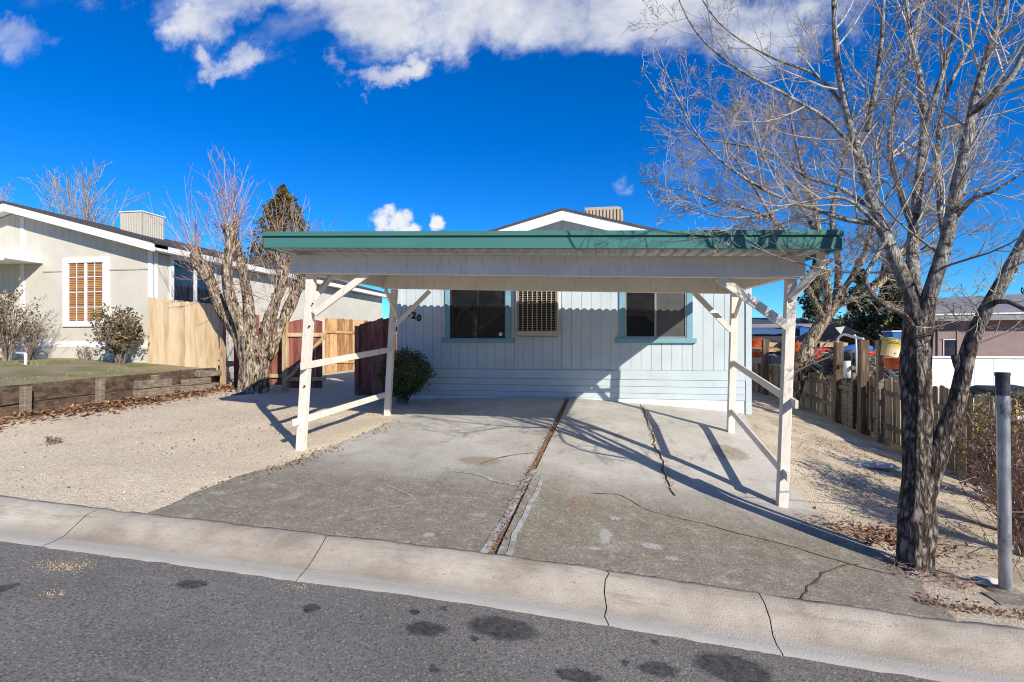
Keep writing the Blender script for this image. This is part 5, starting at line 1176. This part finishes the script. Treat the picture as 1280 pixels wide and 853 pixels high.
# old tyre-like edging stones behind the near end of the fence
for i, (x, y, w) in enumerate(((1208, 492, .4), (1232, 500, .35))):
    p = P(x, y, 9.6); m = MB(); m.rock((p.x + .5, 9.6, p.z), (w, .4, .14), i + 20, 14); tag(m.build('plastic_sack', m_dgrey, smooth=True), ('dark sack slumped over the near end of the side fence', 'dark sack at the right beside the slumped one near the shrubs')[i], 'sack', 'dark sacks beyond the fence end')

# ------------------------------------------------------------------ loose stuff
def scatter_leaves(name, lab, n, fn, size=(.03, .07), lift=.03, mat=m_leafdry):
    m = MB()
    for i in range(n):
        q = fn()
        if q is None: continue
        x, y = q; z = G(x, y) + (.016 if onslab(x, y) else .0) + R.random() ** 2 * lift + .006
        m.leaf((x, y, z), R.uniform(*size), nrm=V((jit(.5), jit(.5), 1)).normalized(), asp=.6)
    return tag(m.build(name, mat), lab, 'leaves', kind='stuff')
scatter_leaves('leaf_litter', 'brown dry leaves banked along the foot of the timber wall', 5200, lambda: (TERR + .15 + abs(R.gauss(0, .30)), R.uniform(4.3, 11)), (.04, .10), .07)
def drv_edge():
    y = R.uniform(4.6, 8.4) if R.random() < .6 else R.uniform(5.4, 6.6); return (lerp(DL, y) + R.gauss(.05, .10) + (0.35 * (mn.noise(V((y * 1.5, 0, 0))))), y)
scatter_leaves('edge_leaves', 'scattered dry leaves along the left driveway edge', 420, drv_edge, (.02, .045), .015)
scatter_leaves('joint_leaves', 'dry leaf crumbs packed in the wide driveway joint', 1100, lambda: (lambda y: (-.86 + (y - 4.05) * .026 + R.gauss(0, .035), y))(R.uniform(4.1, 10.9)), (.012, .03), .012)
scatter_leaves('crack_leaves', 'dry leaf crumbs caught in the right driveway crack', 420, lambda: (lambda y: (.80 + R.gauss(0, .03), y))(R.uniform(6.2, 10.7)), (.012, .032), .012)
def treelit():
    c = Pg(1085, 668); return (c.x + .15 + R.gauss(0, .30), c.y + R.gauss(0, .22))
scatter_leaves('tree_leaf_litter', 'brown leaf litter beside the driveway left of the forked trunk', 900, treelit, (.03, .065), .03)
def yardlit():
    x = R.uniform(2.7, 5.8); y = R.uniform(4.4, 10.5)
    return (x, y) if mn.noise(V((x * 1.1, y * 1.1, 3))) > .0 and not onslab(x, y, .03) else None
scatter_leaves('yard_leaf_litter', 'scattered leaf crumbs on the shaded side yard gravel', 5200, yardlit, (.015, .04), .012)
scatter_leaves('gravel_leaves', 'a few dry leaves strewn over the open left gravel', 700, lambda: (R.uniform(-8.6, -4), R.uniform(4.2, 9.5)), (.015, .04), .01)
scatter_leaves('slab_litter', 'brown crumbs spilled on the concrete near the right rear post', 260, lambda: (lambda c: (c.x + R.gauss(0, .16), c.y + R.gauss(0, .16)))(Pg(910, 567)), (.01, .02), .006)
scatter_leaves('kerb_litter', 'twiggy brown debris in front of the pipe post', 500, lambda: (lambda x: (x, 4.22 + abs(R.gauss(0, .10))))(R.uniform(2.3, 3.6)), (.015, .04), .015)
def stones():
    m = MB(); n = 0
    while n < 15000:
        if R.random() < .68: x = R.uniform(-8.6, -3.4); y = 4.1 + 5.6 * R.random() ** 1.3
        else: x = R.uniform(2.3, 5.9); y = 4.1 + 6.5 * R.random() ** 1.2
        if onslab(x, y, -.1 * R.random() ** 3): continue
        n += 1; r = R.uniform(.002, .0055) * (1 + (R.random() > .97) * 1.3); z = G(x, y) + .035 * mn.noise(V((x * .9, y * .9, 0))) + .018 * mn.noise(V((x * 3.3, y * 3.3, 4))) * min(1, (y - 4.1) / .4)
        if onslab(x, y): z = G(x, y) + .014
        a = R.uniform(0, 6.28); c, s = math.cos(a), math.sin(a); v = [V((r, 0, 0)), V((0, r * .8, 0)), V((-r, 0, 0)), V((0, -r * .8, 0)), V((0, 0, r * .8)), V((0, 0, -r * .8))]
        m.add([(x + q.x * c - q.y * s, y + q.x * s + q.y * c, z + q.z + r * .3) for q in v], [(0, 1, 4), (1, 2, 4), (2, 3, 4), (3, 0, 4), (1, 0, 5), (2, 1, 5), (3, 2, 5), (0, 3, 5)])
    tag(m.build('loose_gravel', m_stone), 'loose tan gravel stones over the yard', 'gravel', kind='stuff')
    m = MB()
    for cx, cy, sd, k in ((80, 708, .10, 420), (68, 742, .05, 60), (372, 735, .05, 60)):
        c = Pg(cx, cy, -.12)
        for i in range(k):
            x = c.x + R.gauss(0, sd); y = min(3.5, c.y + R.gauss(0, sd * .6)); r = R.uniform(.002, .005); z = RZ(x, y) + .006
            m.add([(x + r, y, z), (x, y + r, z), (x - r, y, z), (x, y - r, z), (x, y, z + r)], [(0, 1, 4), (1, 2, 4), (2, 3, 4), (3, 0, 4)])
    tag(m.build('spilled_gravel', m_spill), 'small spill of tan grit on the asphalt at left', 'gravel', kind='stuff')
stones()

# ------------------------------------------------------------------ camera, sun, sky
cam = bpy.data.cameras.new('camera'); co = bpy.data.objects.new('camera', cam); C.objects.link(co)
cam.sensor_width = 36; cam.lens = 36 * F_PX / 1280; cam.clip_end = 1500; cam.clip_start = .05
co.location = (0, 0, 0); co.rotation_euler = (rad(90), 0, YAW); S.camera = co
SUN = V((1, -1, .74)).normalized()     # direction towards the sun
sl = bpy.data.lights.new('sun', 'SUN'); sl.energy = 4.9; sl.angle = rad(.53); sl.color = (1, .925, .80)
so = bpy.data.objects.new('sun', sl); C.objects.link(so); so.rotation_euler = (-SUN).to_track_quat('-Z', 'Y').to_euler()
W = bpy.data.worlds.new('World'); S.world = W; W.use_nodes = True; nt = W.node_tree; bg = nt.nodes['Background']
sky = _n(nt, 'ShaderNodeTexSky', sky_type='NISHITA'); sky.sun_disc = False; sky.sun_elevation = math.asin(SUN.z); sky.sun_rotation = math.atan2(SUN.x, SUN.y)
sky.altitude = 1500; sky.air_density = 1.0; sky.dust_density = .3; sky.ozone_density = 2.5
hs = _n(nt, 'ShaderNodeHueSaturation'); hs.inputs['Saturation'].default_value = 1.45; hs.inputs['Value'].default_value = 1.0; L(nt, sky.outputs[0], hs.inputs['Color'])
tc = _n(nt, 'ShaderNodeTexCoord'); D = tc.outputs['Generated']
tint = mix(nt, 1.0, hs.outputs[0], (.48, 1.12, 1.58), 'MULTIPLY')
# clouds live in direction space: a few banks shaped by noise
def dcoord():
    sp = _n(nt, 'ShaderNodeSeparateXYZ'); L(nt, D, sp.inputs[0])
    y = math_(nt, 'MAXIMUM', sp.outputs[1], .02); cx = _n(nt, 'ShaderNodeCombineXYZ')
    L(nt, math_(nt, 'DIVIDE', sp.outputs[0], y), cx.inputs[0]); L(nt, math_(nt, 'DIVIDE', sp.outputs[2], y), cx.inputs[1])
    return cx.outputs[0], maprange(nt, sp.outputs[1], .05, .2)
q, front = dcoord()
def cl(x, y, a, b): r = ray(x, y); k = 1 / r.y; return (r.x * k, r.z * k, a / F_PX * 1.0 * k, b / F_PX * k)
nzc = _n(nt, 'ShaderNodeTexNoise'); nzc.inputs['Scale'].default_value = 3.2; nzc.inputs['Detail'].default_value = 9; nzc.inputs['Roughness'].default_value = .60; nzc.inputs['Distortion'].default_value = .25
mp = stretch(nt, q, (1, 1.35, 1)); L(nt, mp, nzc.inputs['Vector'])
wn_ = _n(nt, 'ShaderNodeTexNoise'); wn_.inputs['Scale'].default_value = 5; wn_.inputs['Detail'].default_value = 7; wn_.inputs['Roughness'].default_value = .62; L(nt, q, wn_.inputs['Vector'])
wa = _n(nt, 'ShaderNodeVectorMath', operation='MULTIPLY_ADD'); L(nt, wn_.outputs['Color'], wa.inputs[0]); wa.inputs[1].default_value = (.55, .34, 0); wa.inputs[2].default_value = (-.275, -.17, 0)
wb = _n(nt, 'ShaderNodeVectorMath', operation='ADD'); L(nt, wa.outputs[0], wb.inputs[0]); L(nt, q, wb.inputs[1])
wc2 = _n(nt, 'ShaderNodeVectorMath', operation='MULTIPLY_ADD'); L(nt, wn_.outputs['Color'], wc2.inputs[0]); wc2.inputs[1].default_value = (.05, .06, 0); wc2.inputs[2].default_value = (-.025, -.03, 0)
wd = _n(nt, 'ShaderNodeVectorMath', operation='ADD'); L(nt, wc2.outputs[0], wd.inputs[0]); L(nt, q, wd.inputs[1])
def soft(lst, q=wb.outputs[0]):
    out = None
    for (x, y, rx, ry) in lst:
        s = _n(nt, 'ShaderNodeVectorMath', operation='SUBTRACT'); L(nt, q, s.inputs[0]); s.inputs[1].default_value = (x, y, 0)
        m = _n(nt, 'ShaderNodeVectorMath', operation='MULTIPLY'); L(nt, s.outputs[0], m.inputs[0]); m.inputs[1].default_value = (1 / rx, 1 / ry, 0)
        l = _n(nt, 'ShaderNodeVectorMath', operation='LENGTH'); L(nt, m.outputs[0], l.inputs[0]); v = maprange(nt, l.outputs['Value'], .2, 1.25, 1, 0)
        out = v if out is None else math_(nt, 'MAXIMUM', out, v)
    return out
big = soft([cl(280, -5, 120, 55), cl(470, -10, 180, 75), cl(640, 0, 190, 75), cl(800, 0, 190, 85), cl(930, 5, 160, 85), cl(300, 70, 60, 30), cl(490, 75, 90, 26), cl(480, -80, 500, 110), cl(850, -60, 300, 110)])
nk = math_(nt, 'MULTIPLY', math_(nt, 'SUBTRACT', nzc.outputs['Fac'], .5), 2.6)
den = maprange(nt, math_(nt, 'ADD', math_(nt, 'MULTIPLY', big, 1.0), nk), .25, 1.35, 0, 1.0)
thin = soft([cl(20, 50, 75, 42), cl(850, 195, 60, 60), cl(340, 60, 160, 60)])
den2 = maprange(nt, math_(nt, 'ADD', math_(nt, 'MULTIPLY', thin, .8), nk), .45, 1.35, 0, .5)
n2 = noise(nt, q, 22, 7, .6)
puff = soft([cl(487, 280, 36, 24), cl(487, 268, 16, 14), cl(545, 280, 14, 16), cl(515, 288, 24, 10)], wd.outputs[0])
den3 = maprange(nt, math_(nt, 'ADD', puff, math_(nt, 'MULTIPLY', math_(nt, 'SUBTRACT', n2, .5), 2.6)), .30, 1.0)
den3 = math_(nt, 'MULTIPLY', den3, maprange(nt, puff, .04, .35))
den2 = math_(nt, 'MULTIPLY', den2, maprange(nt, thin, .04, .5))
den = math_(nt, 'MULTIPLY', den, maprange(nt, big, .02, .3))
dens = math_(nt, 'MULTIPLY', math_(nt, 'MAXIMUM', math_(nt, 'MAXIMUM', den, den2), den3), front)
tone = ramp(nt, noise(nt, q, 4.5, 5), [(.3, (5.6, 5.9, 6.6)), (.66, (8.6, 8.7, 8.9))])
tone = mix(nt, den3, tone, (8.2, 8.4, 8.8))
fin = mix(nt, dens, tint, tone)
L(nt, fin, bg.inputs['Color']); bg.inputs['Strength'].default_value = .088
S.view_settings.view_transform = 'Standard'; S.view_settings.look = 'None'; S.view_settings.gamma = 1; S.view_settings.exposure = .30; S.view_settings.use_curve_mapping = False
S.cycles.max_bounces = 6
try: S.cycles.filter_width = 1.05
except Exception: pass
